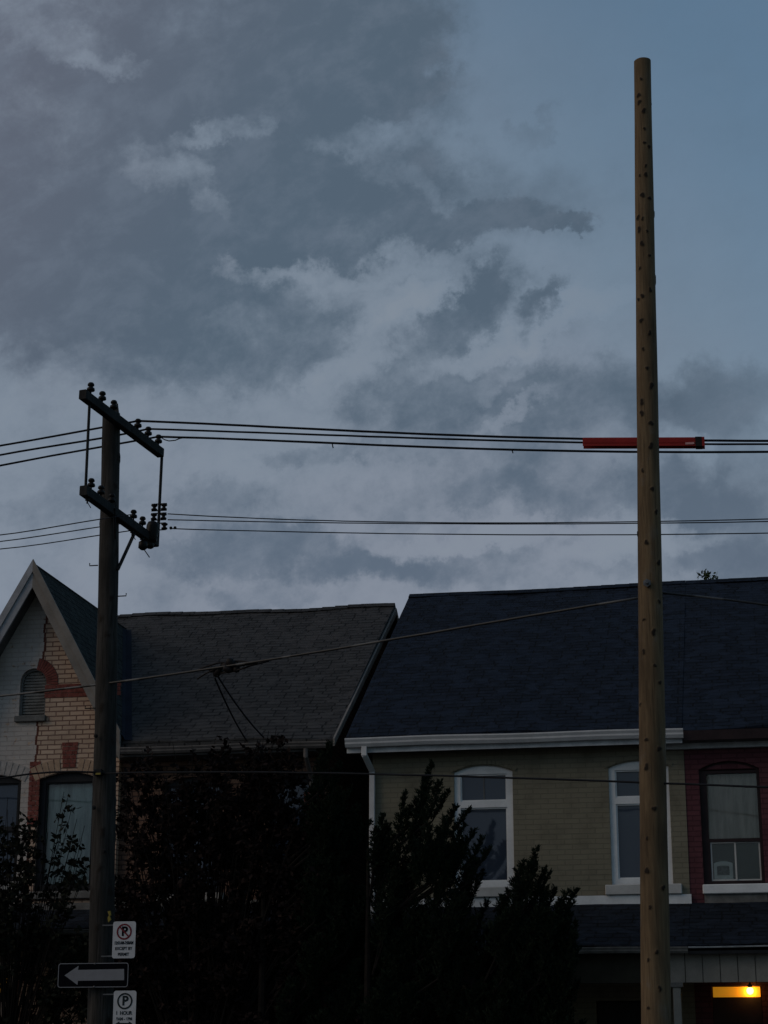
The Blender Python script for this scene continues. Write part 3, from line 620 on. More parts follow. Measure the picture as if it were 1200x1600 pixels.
# maroon house wall, window
wo_out = [(XP+.003, 0), (6.3, 0), (6.3, zR-.2), (XP+.003, zR-.2)]
fx0, fz1 = px(1118, 1536); fx1, _ = px(1196, 1536)
tz0 = 2.62
holes = [arch_outline(c0, c1, cz0, cz1, .12), [(onY(1112, 1550, WR).x, .55), (onY(1190, 1550, WR).x, .55), (onY(1190, 1550, WR).x, 2.95), (onY(1112, 1550, WR).x, 2.95)], arch_outline(c0+2.2, c1+2.2, cz0, cz1, .12)]
wallR = MB().sheet(wo_out, holes, WR+.012, .25).build('wall', M['maroon'], houseR)
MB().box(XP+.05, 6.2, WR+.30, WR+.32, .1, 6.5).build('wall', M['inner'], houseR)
def maroon_window(x0, x1, box=False):
    Y = WR+.012; o = arch_outline(x0, x1, cz0, cz1, .12)
    gx0, gz1 = px(1103, 1208); gx1, gz0 = px(1187, 1308); sh = x0-c0; gx0 += sh; gx1 += sh
    lz1_ = px(1105, 1315)[1]; lz0_ = px(1105, 1376)[1]
    f = MB().sheet(o, [[(gx0, gz0), (gx1, gz0), (gx1, gz1), (gx0, gz1)], [(gx0+.01, lz0_), (gx1, lz0_), (gx1, lz1_), (gx0+.01, lz1_)]], Y+.07, .08).build('window', M['brownframe'], houseR, bevel=.006)
    MB().sheet(arch_outline(x0+.05, x1-.05, gz1+.06, cz1-.03, .10), [], Y+.055, .012).build('arch_panel', M['maroon'], f)
    MB().box(gx0, gx1, Y+.11, Y+.116, gz0, gz1).build('pane', M['pane'], f)
    MB().box(x0+.02, x1-.02, Y+.20, Y+.21, gz0-.02, cz1-.02).build('curtain', M['curtain_beige'], f)
    mx = gx0+(gx1-gx0)*.5
    for q0_, q1_ in ((gx0+.012, mx+.015), (mx-.01, gx1-.002)):
        MB().sheet([(q0_, lz0_+.002), (q1_, lz0_+.002), (q1_, lz1_-.002), (q0_, lz1_-.002)], [[(q0_+.022, lz0_+.024), (q1_-.022, lz0_+.024), (q1_-.022, lz1_-.02), (q0_+.022, lz1_-.02)]], Y+.085+(.02 if q0_ > mx-.1 else 0), .018).build('slider_sash', M['cream'], f)
        MB().box(q0_+.02, q1_-.02, Y+.125, Y+.13, lz0_+.02, lz1_-.02).build('pane', M['pane'], f)
    MB().box(x0-.02 if sh == 0 else x0-.03, x1+.06, Y-.10, Y+.065, cz0-.14, cz0-.0).build('sill', M['white'], f, bevel=.012)
    MB().box(x0+.0, x1+.02, Y-.05, Y-.002, cz0-.27, cz0-.142).build('apron', M['stone_dark'], f)
    return gx0, gx1, lz0_, lz1_, mx, Y
gx0, gx1, lz0_, lz1_, mx, Yw = maroon_window(c0, c1)
maroon_window(c0+2.2, c1+2.2)
# small table fan in the slider
fan = empty('window_fan', ((gx0+mx)/2, Yw+.19, lz0_), 'small pale box fan standing inside the slider of the maroon house window', 'fan')
M['plastic'] = plain('pale_plastic', (.70,.69,.67), .35, .1, 9)
fcx = (gx0+mx)/2-.01
MB().sheet(arch_outline(fcx-.13, fcx+.15, lz0_+.01, lz0_+.30, .03), [arch_outline(fcx-.085, fcx+.10, lz0_+.09, lz0_+.235, .01)], Yw+.14, .09).build('housing', M['plastic'], fan, bevel=.008)
gm = MB()
for i in range(6): z = lz0_+.10+i*.024; gm.box(fcx-.09, fcx+.105, Yw+.15, Yw+.156, z, z+.005)
gm.build('grille', M['metal'], fan)
gm = MB(); 
for k in range(4):
    a = k*math.pi/2+.4; gm.bar((fcx+.01, Yw+.18, lz0_+.165), (fcx+.01+.065*math.cos(a), Yw+.19, lz0_+.165+.065*math.sin(a)), .03, .004, Vector((0, 1, 0)))
gm.build('blades', M['metal'], fan)
MB().box(fcx-.02, fcx+.05, Yw+.13, Yw+.138, lz0_+.03, lz0_+.07).build('control_knob', M['plastic'], fan)
# dark eave of the maroon house with pale soffit edge
MB().box(XP+.003, 6.5, eY-.02, eY+.03, zR-.24, zR-.09).build('fascia', M['brownframe'], houseR)
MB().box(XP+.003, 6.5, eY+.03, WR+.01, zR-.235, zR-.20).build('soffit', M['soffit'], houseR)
MB().box(XP-.35, 6.5, WR-.10, WR-.02, zR-.32, zR-.236).build('frieze', M['white_dirty'], houseR)
# ---- porch
pzb = px(860, 1398)[1]; YFp = 27.6
pzf = P2(1000, 1483, YFp)[1]
porch_roof(XC+.1, XP, pzb-.15, WR-.012, pzf+.05, YFp, houseO)
porch_roof(XP+.003, 6.4, pzb-.15, WR-.005, pzf+.05, YFp, houseR)
MB().box(XC+.1, XP+.02, WR-.05, WR-.014, pzb-.17, pzb-.03).build('flashing', M['white'], houseO)
gutter(XC, XP, pzf-.06, YFp, 'stone_dark', houseO, h=.085, dpt=.1)
gutter(XP+.003, 6.4, pzf+.01, YFp, 'white_dirty', houseR, h=.02, dpt=.03)
MB().box(XP+.003, 6.4, YFp, YFp+.03, pzf-.075, pzf+.008).build('fascia', M['black'], houseR)
bz0b = P2(1000, 1536, YFp+.2)[1]
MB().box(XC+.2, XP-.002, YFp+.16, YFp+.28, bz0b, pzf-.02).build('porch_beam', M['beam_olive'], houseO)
xb = XP+.003; xs0 = onY(1046, 1520, YFp+.2).x
m_ = MB(); x = xs0-.02; m_.box(x, 6.3, YFp+.20, YFp+.25, bz0b+.01, pzf-.04)
while x < 6.3: m_.box(x+.006, x+.235, YFp+.155, YFp+.27, bz0b, pzf-.03); x += .241
m_.build('porch_beam', M['panel'], houseR)
cc = onY(1058, 1560, YFp+.2)
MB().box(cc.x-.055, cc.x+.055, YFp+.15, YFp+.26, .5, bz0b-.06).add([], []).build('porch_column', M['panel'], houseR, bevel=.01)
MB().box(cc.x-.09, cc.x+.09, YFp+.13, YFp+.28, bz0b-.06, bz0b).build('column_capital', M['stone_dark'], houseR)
MB().box(XC+.1, XP, YFp+.05, WR, .02, .5).build('porch_floor', M['stone_dark'], houseO)
MB().box(XP+.003, 6.3, YFp+.05, WR, .02, .5).build('porch_floor', M['stone_dark'], houseR)
dr = MB().box(onY(1113, 1550, WR).x+.02, onY(1189, 1550, WR).x-.02, WR+.10, WR+.15, .56, 2.42).build('door', M['door'], houseR, bevel=.01)
MB().box(onY(1113, 1550, WR).x, onY(1189, 1550, WR).x, WR+.06, WR+.16, 2.42, onY(1150, 1558.5, WR+.1).z-.002).build('transom_bar', M['brownframe'], houseR)
tx0 = onY(1114, 1550, WR+.1).x; tx1 = onY(1188, 1550, WR+.1).x; tzb = onY(1150, 1558, WR+.1).z
tr = MB().box(tx0, tx1, WR+.10, WR+.11, tzb, 2.94).build('transom_window', M['lit_window'], houseR)
lampx = onY(1172, 1548, WR-.12)
lamp = empty('porch_lamp', (lampx.x, WR-.12, lampx.z), 'small glowing yellow porch lamp under the maroon house porch roof', 'lamp')
MB().lathe(lampx, [(.01, -.055), (.042, -.036), (.055, 0), (.042, .036), (.02, .05)]).build('bulb', M['bulb'], lamp, True)
MB().lathe(lampx+Vector((0, 0, .046)), [(.03, 0), (.04, .03), (.015, .05), (.012, .35)]).build('lamp_stem', M['iron'], lamp)
ld = bpy.data.objects.new('lamp_light', bpy.data.lights.new('lamp_light', 'POINT')); ld.data.energy = 3.2; ld.data.color = (1, .55, .15); ld.data.shadow_soft_size = .05
S.collection.objects.link(ld); ld.parent = lamp; ld.location = (0, .16, 0)

# ================================================================ poles
def pole_mesh(name, mat, parent, base, top, rb, rt, seg=40, rings=300, knots=(), wob=.004, flat_top=True, seed=1):
    me_v = []; base = Vector(base); top = Vector(top); rnd = random.Random(seed); ph_ = [rnd.uniform(0, 6) for _ in range(8)]
    kn = np.zeros((rings+1, seg))
    for i in range(rings+1):
        t = i/rings; c = base.lerp(top, t); r = rb+(rt-rb)*t
        for j in range(seg):
            a = 2*math.pi*j/seg; rr_ = r*(1+.012*math.sin(3*a+ph_[0]+t*4)+.01*math.sin(5*a+ph_[1]-t*7)) + wob*math.sin(t*40+ph_[2]+math.sin(a))*.4
            me_v.append([c.x+rr_*math.cos(a), c.y+rr_*math.sin(a), c.z])
    for (z, a, s1) in knots:
        for i in range(rings+1):
            zz = me_v[i*seg][2]
            if abs(zz-z) > .25: continue
            t = i/rings; r = rb+(rt-rb)*t; c = base.lerp(top, t)
            for j in range(seg):
                aa = 2*math.pi*j/seg; da = math.atan2(math.sin(aa-a), math.cos(aa-a))*r; th_ = math.atan2(zz-z, da); s3 = s1*(1+.2*math.sin(2*th_+z*9)+.13*math.sin(3*th_+z*23)); q = (da/s3)**2+((zz-z)/(s3*(1.1+.5*math.sin(z*31)**2)))**2
                v_ = max(0, 1-max(0, q-.9)/1.1) if q < 2.0 else 0
                if v_ > 0:
                    kn[i, j] = max(kn[i, j], v_); p = me_v[i*seg+j]; b_ = .008*v_; p[0] += b_*math.cos(aa); p[1] += b_*math.sin(aa)
    fs = [(i*seg+j, i*seg+(j+1)%seg, (i+1)*seg+(j+1)%seg, (i+1)*seg+j) for i in range(rings) for j in range(seg)]
    fs += [tuple(range(rings*seg, rings*seg+seg)), tuple(reversed(range(seg)))]
    off = world_loc(parent); me = bpy.data.meshes.new(name); me.from_pydata([tuple(Vector(p)-off) for p in me_v], [], fs); me.update(); me.shade_smooth()
    at = me.attributes.new('knot', 'FLOAT', 'POINT'); at.data.foreach_set('value', kn.reshape(-1).astype(np.float32))
    me.polygons[len(fs)-2].use_smooth = False
    me.materials.append(M[mat]); o = bpy.data.objects.new(name, me); S.collection.objects.link(o); o.parent = parent; return o
YN = 20.5
nt_ = onY(1004, 96, YN); nb = onY(1025, 1598, YN)
slope = (nt_.x-nb.x)/(nt_.z-nb.z); nbase = Vector((nb.x-slope*nb.z, YN, 0))
newp = empty('utility_pole', nbase, 'tall bare pale brown wooden pole with dark knots, right of the picture', 'utility pole')
KN = [(122,1001,.4),(147,997,1),(158,998,.9),(172,1005,1.1),(200,1006,.5),(222,1006,.6),(227,1013,.7),(258,1008,.5),(272,1008,1),(273,999,.4),(304,1003,1),(308,1014,.9),(338,996,1.1),(341,1003,.4),(357,998,1),(360,1010,.4),
 (380,1002,.9),(398,1014,.6),(418,999,.4),(452,1015,.9),(462,1003,.9),(466,997,.7),(500,1001,.9),(520,1014,.7),(545,1004,.5),(575,1010,.5),(602,1017,1.1),(628,1002,.9),(645,1002,1),(661,1016,1.2),(697,1016,1.1),(735,1003,.5),(764,1018,.8),(799,1024,1),(831,996,1),(848,1009,.8),(878,1028,1.1),
 (914,1012,1.1),(939,1029,.9),(968,1005,.5),(988,1020,1),(1018,1005,.6),(1040,1022,.6),(1066,1030,.8),(1100,1000,.5),(1156,1009,.7),(1170,1029,1.1),(1199,1009,1.2),(1264,1021,1),(1310,1010,.4),(1361,1010,1.1),(1387,1035,1),(1418,1015,.5),(1488,1025,.6),(1500,1012,.4),(1545,1030,.8),(1575,1012,.5)]
H = nt_.z; rB, rT = .166, .0985
kn3 = []
for y, x, s_k in KN:
    p = onY(x, y, YN-.12); t = p.z/H; r = rB+(rT-rB)*t; cx_ = nbase.x+slope*p.z
    # direction towards the camera, then rotate by the offset across the face
    va = math.atan2(-YN, -cx_); off = max(-.97, min(.97, (p.x-cx_)/r)); kn3.append((p.z, va+math.asin(off), .007+.0130*s_k))
rk_ = random.Random(4)
kn3 += [(rk_.uniform(.5, H-.5), rk_.uniform(.2, math.pi-.2), .03) for _ in range(30)]
pole_mesh('pole_shaft', 'wood_new', newp, nbase+Vector((0, 0, -.1)), (nt_.x, YN, nt_.z), rB, rT, 80, 1500, kn3, wob=.003)
# through-bolt just above the cable
bp = onY(1011, 911, YN-.15)
MB().lathe(bp, [(.045, 0), (.045, .012), (.018, .014), (.018, .05)], (0, -1, 0), 6).build('bolt', M['metal'], newp)
# --------------------------------- old pole
YO = 23.5
ot = onY(174, 646, YO); ob = onY(157, 1598, YO); sl = (ot.x-ob.x)/(ot.z-ob.z)
obase = Vector((ob.x-sl*ob.z, YO, 0))
old = empty('utility_pole', obase, 'old dark weathered wooden pole with two crossarms and street signs, left of the picture', 'utility pole')
ok = [(random.Random(i).uniform(2, 10), random.Random(i+50).uniform(0, 6.28), .03) for i in range(46)]
pole_mesh('pole_shaft', 'wood_old', old, obase+Vector((0, 0, -.1)), (ot.x, YO, ot.z), .176, .118, 36, 260, ok, wob=.006, seed=8)
# split tip and lichen-grey top
tp = onY(187, 640, YO)
MB().add([(ot.x+.04, YO-.05, ot.z-.02), (ot.x+.105, YO-.03, ot.z-.02), (ot.x+.10, YO+.05, ot.z-.02), (ot.x+.055, YO-.03, ot.z+.10), (ot.x+.095, YO-.02, ot.z+.135), (ot.x+.09, YO+.02, ot.z+.09)], [(0,1,4,3),(1,2,5,4),(0,3,5,2),(3,4,5)]).build('split_tip', M['wood_old'], old)
def arm_ends(p0, p1, hl, Yc):     # end pixels of the arm axis; half length hl about the pole
    d = None; best = None
    for k in range(-400, 400):
        an = k*.0015; dy = hl*math.cos(an); a = onY(*p0, Yc-dy); b = onY(*p1, Yc+dy)
        L2 = ((b-a).length-2*hl)**2 + (a.z-b.z)**2*6
        if best is None or L2 < best[0]: best = (L2, a, b)
    return best[1], best[2]
A1, A2 = arm_ends((129, 616), (251, 708), 1.15, YO)
B1, B2 = arm_ends((130, 766), (243, 848), 1.15, YO)
print('arms', A1, A2, B1, B2, 'pole', ot)
rodx = MB()
armA = MB().bar(A1, A2, .105, .13, bev=.008).build('crossarm', M['wood_arm'], old)
armB = MB().bar(B1, B2, .105, .13, bev=.008).build('crossarm', M['wood_arm'], old)
INS = [(.012, 0), (.012, .06), (.05, .062), (.055, .075), (.05, .10), (.028, .112), (.03, .125), (.045, .135), (.045, .155), (.03, .175), (.012, .18)]
def insulator(par, p, sc=1.0, ax=(0, 0, 1)):
    return MB().lathe(p, [(r*sc, h*sc) for r, h in INS], ax, 12).build('insulator', M['porcelain'], par, True)
def along(a, b, xpix):      # point on the arm whose picture column is xpix
    best = min((abs(proj_x(a.lerp(b, t/400))-xpix), t/400) for t in range(401)); return a.lerp(b, best[1])
def proj_x(p): v = Vector(p)-EYE; return 600+F*v.dot(cR)/v.dot(cF)
wires_A = []
for xp in (141, 159, 177):
    p = along(A1, A2, xp)+Vector((0, 0, .065)); insulator(armA, p)
for xp in (215, 231, 247):
    p = along(A1, A2, xp)+Vector((0, 0, .065)); insulator(armA, p); wires_A.append(p+Vector((0, 0, .15)))
for xp in (142, 157, 174, 208, 222):
    p = along(B1, B2, xp)+Vector((0, 0, .065)); insulator(armB, p, .95)
for xp in (137, 207, 222):                          # pins and washers hanging below the arm
    p = along(B1, B2, xp)-Vector((0, 0, .065)); MB().lathe(p, [(.03, 0), (.03, .03), (.012, .035), (.012, .07)], (0, 0, -1), 8).tube([p-Vector((0, 0, .05)), p-Vector((-.05, 0, .13))], .006, 5).build('pin', M['iron'], armB)
# vertical rods tying the arms
r1t = along(A1, A2, 140)-Vector((0, 0, .02)); r1b = along(B1, B2, 141)
MB().tube([r1t, Vector((r1t.x, r1t.y, r1b.z))], .020, 8).build('tie_rod', M['iron'], old)
r2t = along(A1, A2, 252)-Vector((0, 0, .02)); r2b = along(B1, B2, 243)+Vector((.03, 0, -.05))
MB().tube([r2t+Vector((.02, 0, 0)), r2b], .022, 8).build('tie_rod', M['iron'], old)
# secondary rack of spool insulators on the far rod
for yy in (792, 806, 821):
    t = (yy-712)/(850-712); c = (r2t+Vector((.02, 0, 0))).lerp(r2b, t)
    for dx in ((-.07, .07) if yy < 815 else (-.05, .09)):
        MB().lathe(c+Vector((dx-.03*0, -.01, -.05)), [(.018, 0), (.04, .005), (.045, .022), (.024, .036), (.022, .052), (.045, .068), (.045, .085), (.02, .10)], (0, 0, 1), 10).build('spool_insulator', M['porcelain'], old, True)
    MB().tube([c+Vector((-.11, -.01, .045)), c+Vector((.11, -.01, .045))], .009, 6).tube([c+Vector((-.11, -.01, -.052)), c+Vector((.11, -.01, -.052))], .009, 6).build('rack_strap', M['iron'], old)
# fuse cutout on the lower arm
cu = along(B1, B2, 234)+Vector((.02, -.06, .06))
MB().lathe(cu-Vector((0, 0, .22)), [(.03, 0), (.055, .02), (.06, .06), (.035, .09), (.075, .10), (.085, .13), (.09, .32), (.075, .37), (.03, .39)], (.12, 0, 1), 12).build('fuse_cutout', M['porcelain'], old, True)
cu = along(B1, B2, 226)+Vector((.0, -.06, -.10)); MB().lathe(cu, [(.03, 0), (.06, .02), (.065, .1), (.03, .13)], (0, 0, -1), 12).tube([cu-Vector((0, 0, .1)), cu-Vector((-.10, 0, .24))], .007, 5).build('fuse_cutout', M['porcelain'], old, True)
# braces
bs = along(B1, B2, 212)-Vector((0, 0, .03)); be = onY(184, 890, YO-.05)
MB().bar(bs, be, .035, .03).build('brace', M['wood_arm'], old)
bs = along(B1, B2, 168)+Vector((.03, -.06, -.02)); MB().tube([along(B1, B2, 172)+Vector((.06, 0, .02)), onY(180, 842, YO-.13)], .018, 6).build('brace', M['iron'], old)
for (xa, xb_, y) in ((153, 140, 884), (183, 197, 931), (150, 133, 1107)):
    a = onY(xa, y, YO-.08); b = onY(xb_, y+ (0 if xb_ > xa else 0), YO-.08); a.z = b.z
    MB().tube([a, b, b+Vector((0, 0, .035))], .008, 6).build('step_peg', M['iron'], old)
kb = onY(153, 1208, YO-.19); MB().box(kb.x-.05, kb.x+.05, kb.y-.02, kb.y+.12, kb.z-.03, kb.z+.05).build('cable_bracket', M['iron'], old, bevel=.006)
kt = onY(153, 1209, YO-.22); MB().box(kt.x-.03, kt.x+.035, kt.y-.006, kt.y+.005, kt.z-.012, kt.z+.012).build('marker_tag', M['tag_and_light'], old)
for y, x in ((1262, 147), (1150, 150), (1330, 163)):
    p = onY(x, y, YO-.17); MB().lathe(p, [(.03, 0), (.03, .01), (.014, .012), (.014, .04)], (0, -1, 0), 6).build('bolt', M['iron'], old)

# ================================================================ wires
def wire_fit(pix, Yf, deg=2, x_ext=(-26, 16), r=.011, n=160):
    pts = [onY(x, y, Yf(x) if callable(Yf) else Yf) for x, y in pix]
    xs = np.array([p.x for p in pts]); c = np.polyfit(xs, [p.z for p in pts], min(deg, len(pts)-1)); return pts, c
def wire(name, pix, Yl, label, r=.011, deg=2, x0=None, x1=None, mat='wire', group=None, wob=.0012, cat='wire', seed=0, fuzz=0):
    """pix: picture points the wire passes; Yl: depth at the first and last of them"""
    P0, P1 = pix[0][0], pix[-1][0]
    Yf = lambda x: Yl[0]+(Yl[1]-Yl[0])*(x-P0)/(P1-P0)
    pts = [onY(x, y, Yf(x)) for x, y in pix]; xs = [p.x for p in pts]; c = np.polyfit(xs, [p.z for p in pts], min(deg, len(pts)-1)); cy = np.polyfit(xs, [p.y for p in pts], 1)
    a = xs[0] if x0 is None else x0; b = xs[-1] if x1 is None else x1; n = max(24, int(abs(b-a)*3.2)); out = []; rnd = random.Random(seed); rs = []
    for i in range(n+1):
        x = a+(b-a)*i/n; xc = min(max(x, xs[0]), xs[-1]); z = np.polyval(c, xc)+np.polyval(np.polyder(c), xc)*(x-xc)
        out.append((x, np.polyval(cy, x), z+rnd.uniform(-wob, wob))); rs.append(r*(1+rnd.uniform(0, fuzz)*.35))
    o = MB().tube(out, rs, 8).build(name, M[mat], None, True); return tag(o, label, cat, group)
XFL, XFR = -24, 14
grpU = 'upper power lines on the old pole'
names = ('top', 'middle', 'lowest')
right_pix = ([(460,669),(640,677),(800,683),(912,686),(1100,688),(1200,689)], [(460,678),(640,684),(800,689),(1000,693),(1200,694)], [(460,690),(640,697),(800,703),(1000,706),(1200,706)])
left_pix = ([(0,696.5),(60,686),(120,675)], [(0,711),(60,700.5),(120,691)], [(0,727.5),(60,716),(120,705)])
def pix_of(p): v = Vector(p)-EYE; return 600+F*v.dot(cR)/v.dot(cF), 800-F*v.dot(cU)/v.dot(cF)
ords = ('thick upper power wire nearest the top of the old crossarm', 'thick upper power wire on the middle insulator of the old crossarm', 'thick upper power wire on the outermost insulator of the old crossarm')
for i, wp in enumerate(wires_A):
    q = pix_of(wp)
    wire('power_line', [q]+right_pix[i], (wp.y, wp.y), ords[i]+', running right', r=.016 if i != 1 else .014, deg=4, x1=XFR, group=grpU, seed=i, fuzz=.12)
    wire('power_line', left_pix[i]+[q], (wp.y, wp.y), ords[i]+', running left', r=.015, deg=3, x0=XFL, group=grpU, seed=i+9, fuzz=.12)
# a tail of wire looped under the outermost one
q = wires_A[2]; lp = [onY(x, y, q.y) for x, y in ((251, 683), (257, 687), (264, 689), (274, 688), (281, 685), (288, 684))]
tag(MB().tube(lp, .008, 6).build('jumper_loop', M['wire'], None, True), 'short slack loop of wire beside the outermost upper insulator', 'wire')
# lower, thinner wires
pixR = ([(262,803),(460,812),(640,816),(800,817),(1000,815),(1200,811)], [(262,812),(460,816),(640,818),(800,819),(1000,817.5),(1200,815)], [(266,826),(460,831),(640,834),(820,836),(1000,835),(1200,833)])
pixL = ([(0,836),(80,824),(157,811)], [(0,846),(80,835),(157,823)], [(0,858),(80,848),(157,836)])
ordl = ('thin lower wire from the top spool of the old pole rack', 'thin lower wire from the middle spool of the old pole rack', 'thin lower wire from the bottom spool of the old pole rack')
for i in range(3):
    wire('service_wire', pixR[i], (r2b.y, r2b.y), ordl[i]+', running right', r=.0075, deg=3, x1=XFR, mat='wire_thin', group='thin lower wires on the old pole', seed=20+i, fuzz=.3)
    tgt = along(B1, B2, (174, 208, 222)[i])+Vector((0, 0, .16)); qt = pix_of(tgt)
    wire('service_wire', pixL[i][:2]+[(157, pixL[i][2][1])]+[(205, pixL[i][2][1]-7)], (tgt.y, tgt.y), ('highest','middle','lowest')[i]+' of the three thin lower wires running left from the old pole', r=.0075, deg=3, x0=XFL, mat='wire_thin', group='thin lower wires on the old pole', seed=30+i, fuzz=.3)
# little ties hanging on the wires
for (x, y, yy, k) in ((519, 693, 700, 0), (1000, 706, 712, 1), (800, 703, 708, 2)):
    Yw_ = wires_A[2].y; p = onY(x, y, Yw_); p2 = onY(x+1.5, yy, Yw_)
    tag(MB().tube([p+Vector((-.015, 0, .01)), p, p2], .009, 6).build('wire_tie', M['iron']), 'small tie wire hanging off the lowest upper wire, '+('nearest the old pole', 'behind the tall new pole', 'between the two poles')[k], 'tie')
# inline clamp on the lowest thin wire
p = onY(267, 825, r2b.y)
cl = MB()
for dx in (0, .06): cl.lathe(p+Vector((dx, 0, 0)), [(.008, -.02), (.022, -.012), (.022, .012), (.008, .02)], (1, 0, 0), 8)
tag(cl.build('wire_clamp', M['iron'], None, True), 'small double clamp on the lowest thin wire right of the spool rack', 'clamp')
# red insulating cover over the upper wires
Yc = wires_A[0].y+.02; a = onY(911, 692, Yc); b = onY(1101, 691.5, Yc)
cov = empty('line_cover', a, 'long red insulating cover clipped over the upper wires behind the tall new pole', 'line cover')
def cover(a, b, mat, nm, w0=.072, h0=.125, par=cov, smin=0):
    prof = [(-.062, -.062), (-.054, .0), (-.052, .045), (-.035, .062), (.035, .062), (.052, .045), (.054, 0), (.062, -.062), (.054, -.062), (.046, .0), (.044, .04), (.03, .054), (-.03, .054), (-.044, .04), (-.046, 0), (-.054, -.062)]
    sc = h0/.125; d = (b-a).normalized(); n = len(prof); vs = []
    for p in (a, b): vs += [p+Vector((0, y*sc, z*sc)) for y, z in prof]
    return MB().add(vs, [(i, (i+1)%n, n+(i+1)%n, n+i) for i in range(n)]+[tuple(range(n)), tuple(range(n, 2*n))]).build(nm, M[mat], par)
ab = lambda t: a.lerp(b, t)
cover(a, ab(.93), 'red', 'cover_body'); 
for (x0_, z0_, t0, t1) in ((-.056, -.028, 0, .93),):
    p0, p1 = ab(0.004), ab(.926); MB().bar(p0+Vector((0, -.056, -.01)), p1+Vector((0, -.056, -.01)), .012, .022).build('cover_rib', M['red'], cov)
cover(ab(.925), ab(.978), 'hose_black', 'end_collar', h0=.14); cover(ab(.978), b, 'red', 'cover_end', h0=.135)
lb0 = ab(.843); lb1 = ab(.916); MB().box(lb0.x, lb1.x, lb0.y-.066, lb0.y-.061, lb0.z-.048, lb0.z-.020).build('label_plate', M['label'], cov)
# heavy cable between the poles, with splices and two drops to the house
M['cable'] = None
def cable_mat():
    mt, p = new_mat('lashed_cable'); v = objvec((0, None, None)); ad = N('ShaderNodeVectorMath', operation='ADD'); L(v, ad.inputs[0]); ad.inputs[1].default_value = (3.3, .41, .63); n = noise(ad.outputs[0], 1.7, 1)
    setc(p.inputs['Base Color'], mixc(smooth(n, .57, .61), (.004, .004, .005), (.055, .055, .058))); p.inputs['Roughness'].default_value = .55; return mt
M['cable'] = cable_mat()
yb = YN+.19
c_left = [(0,1085),(80,1078),(200,1063),(290,1052),(350,1043),(450,1028),(560,1010),(685,988),(800,968),(900,948),(1000,931)]
wire('overhead_cable', c_left, (23.95, yb), 'thick overhead cable sloping up from the left edge to the tall new pole', r=.015, deg=4, x0=XFL, mat='cable', seed=41, fuzz=.25, wob=.002, cat='cable')
wire('overhead_cable', [(1005,924),(1040,926),(1080,931),(1140,938),(1200,945)], (yb, yb), 'thick overhead cable falling to the right from the tall new pole across the dark roof', r=.013, deg=2, x1=9, mat='cable', seed=42, fuzz=.25, wob=.002, cat='cable')
wire('telephone_wire', [(150,1207),(300,1206),(450,1208),(600,1212),(800,1217),(1000,1222),(1200,1228)], (YO-.22, 19.9), 'thin dark wire crossing in front of both poles at window height, running right', r=.011, deg=3, x1=10, mat='wire', seed=43, fuzz=.15, wob=.002)
wire('telephone_wire', [(0,1216),(50,1210),(100,1204.5),(150,1207)], (YO-.1, YO-.22), 'thin dark wire running left from the old pole at window height', r=.012, deg=2, x0=XFL, mat='wire', seed=44, fuzz=.15, wob=.002)
Yk = lambda x: 23.95+(yb-23.95)*x/1000
def pk(x, y, dy=0): return onY(x, y, Yk(x)+dy)
spl = empty('cable_splice', pk(350, 1043), 'tangle of black clamps and taped splices on the cable over the grey brown roof', 'cable splice')
rn = random.Random(77)
for (x, y, s1) in ((340, 1050, 1.2), (352, 1040, 1.1), (362, 1038, 1.3), (370, 1043, 1.0), (356, 1046, .9), (330, 1046, .6)):
    MB().lathe(pk(x, y, rn.uniform(-.05, .05)), [(.014, -.07*s1), (.042*s1, -.05*s1), (.046*s1, .03*s1), (.018, .07*s1)], (rn.uniform(-1, 1), .3, rn.uniform(-.6, 1)), 8).build('clamp', M['hose_black'], spl, True)
for pts in ([(300,1050),(318,1043),(340,1036),(356,1035),(372,1041),(400,1036)], [(308,1061),(322,1052),(338,1045),(350,1043)], [(345,1052),(360,1050),(375,1046),(392,1040),(420,1033)], [(350,1036),(366,1033),(385,1034),(402,1036)]):
    MB().tube([pk(x, y, rn.uniform(-.06, .06)) for x, y in pts], .011, 6).build('jumper', M['hose_black'], spl, True)
for k, (p, q_) in enumerate((((340, 1056), (412, 1152)), ((336, 1060), (386, 1158)))):
    a_ = pk(*p); b_ = onY(q_[0], q_[1], eY-.02); mid = a_.lerp(b_, .5)+Vector((0, 0, -.10)); pts = [a_*(1-t)**2+mid*2*t*(1-t)+b_*t*t for t in [i/20 for i in range(21)]]
    tag(MB().tube(pts, .013, 6).build('service_drop', M['wire'], None, True), ('black service drop from the splice to the brown gutter, right of the two', 'black service drop from the splice to the brown gutter, left of the two')[k], 'cable', 'service drops to the brick house')

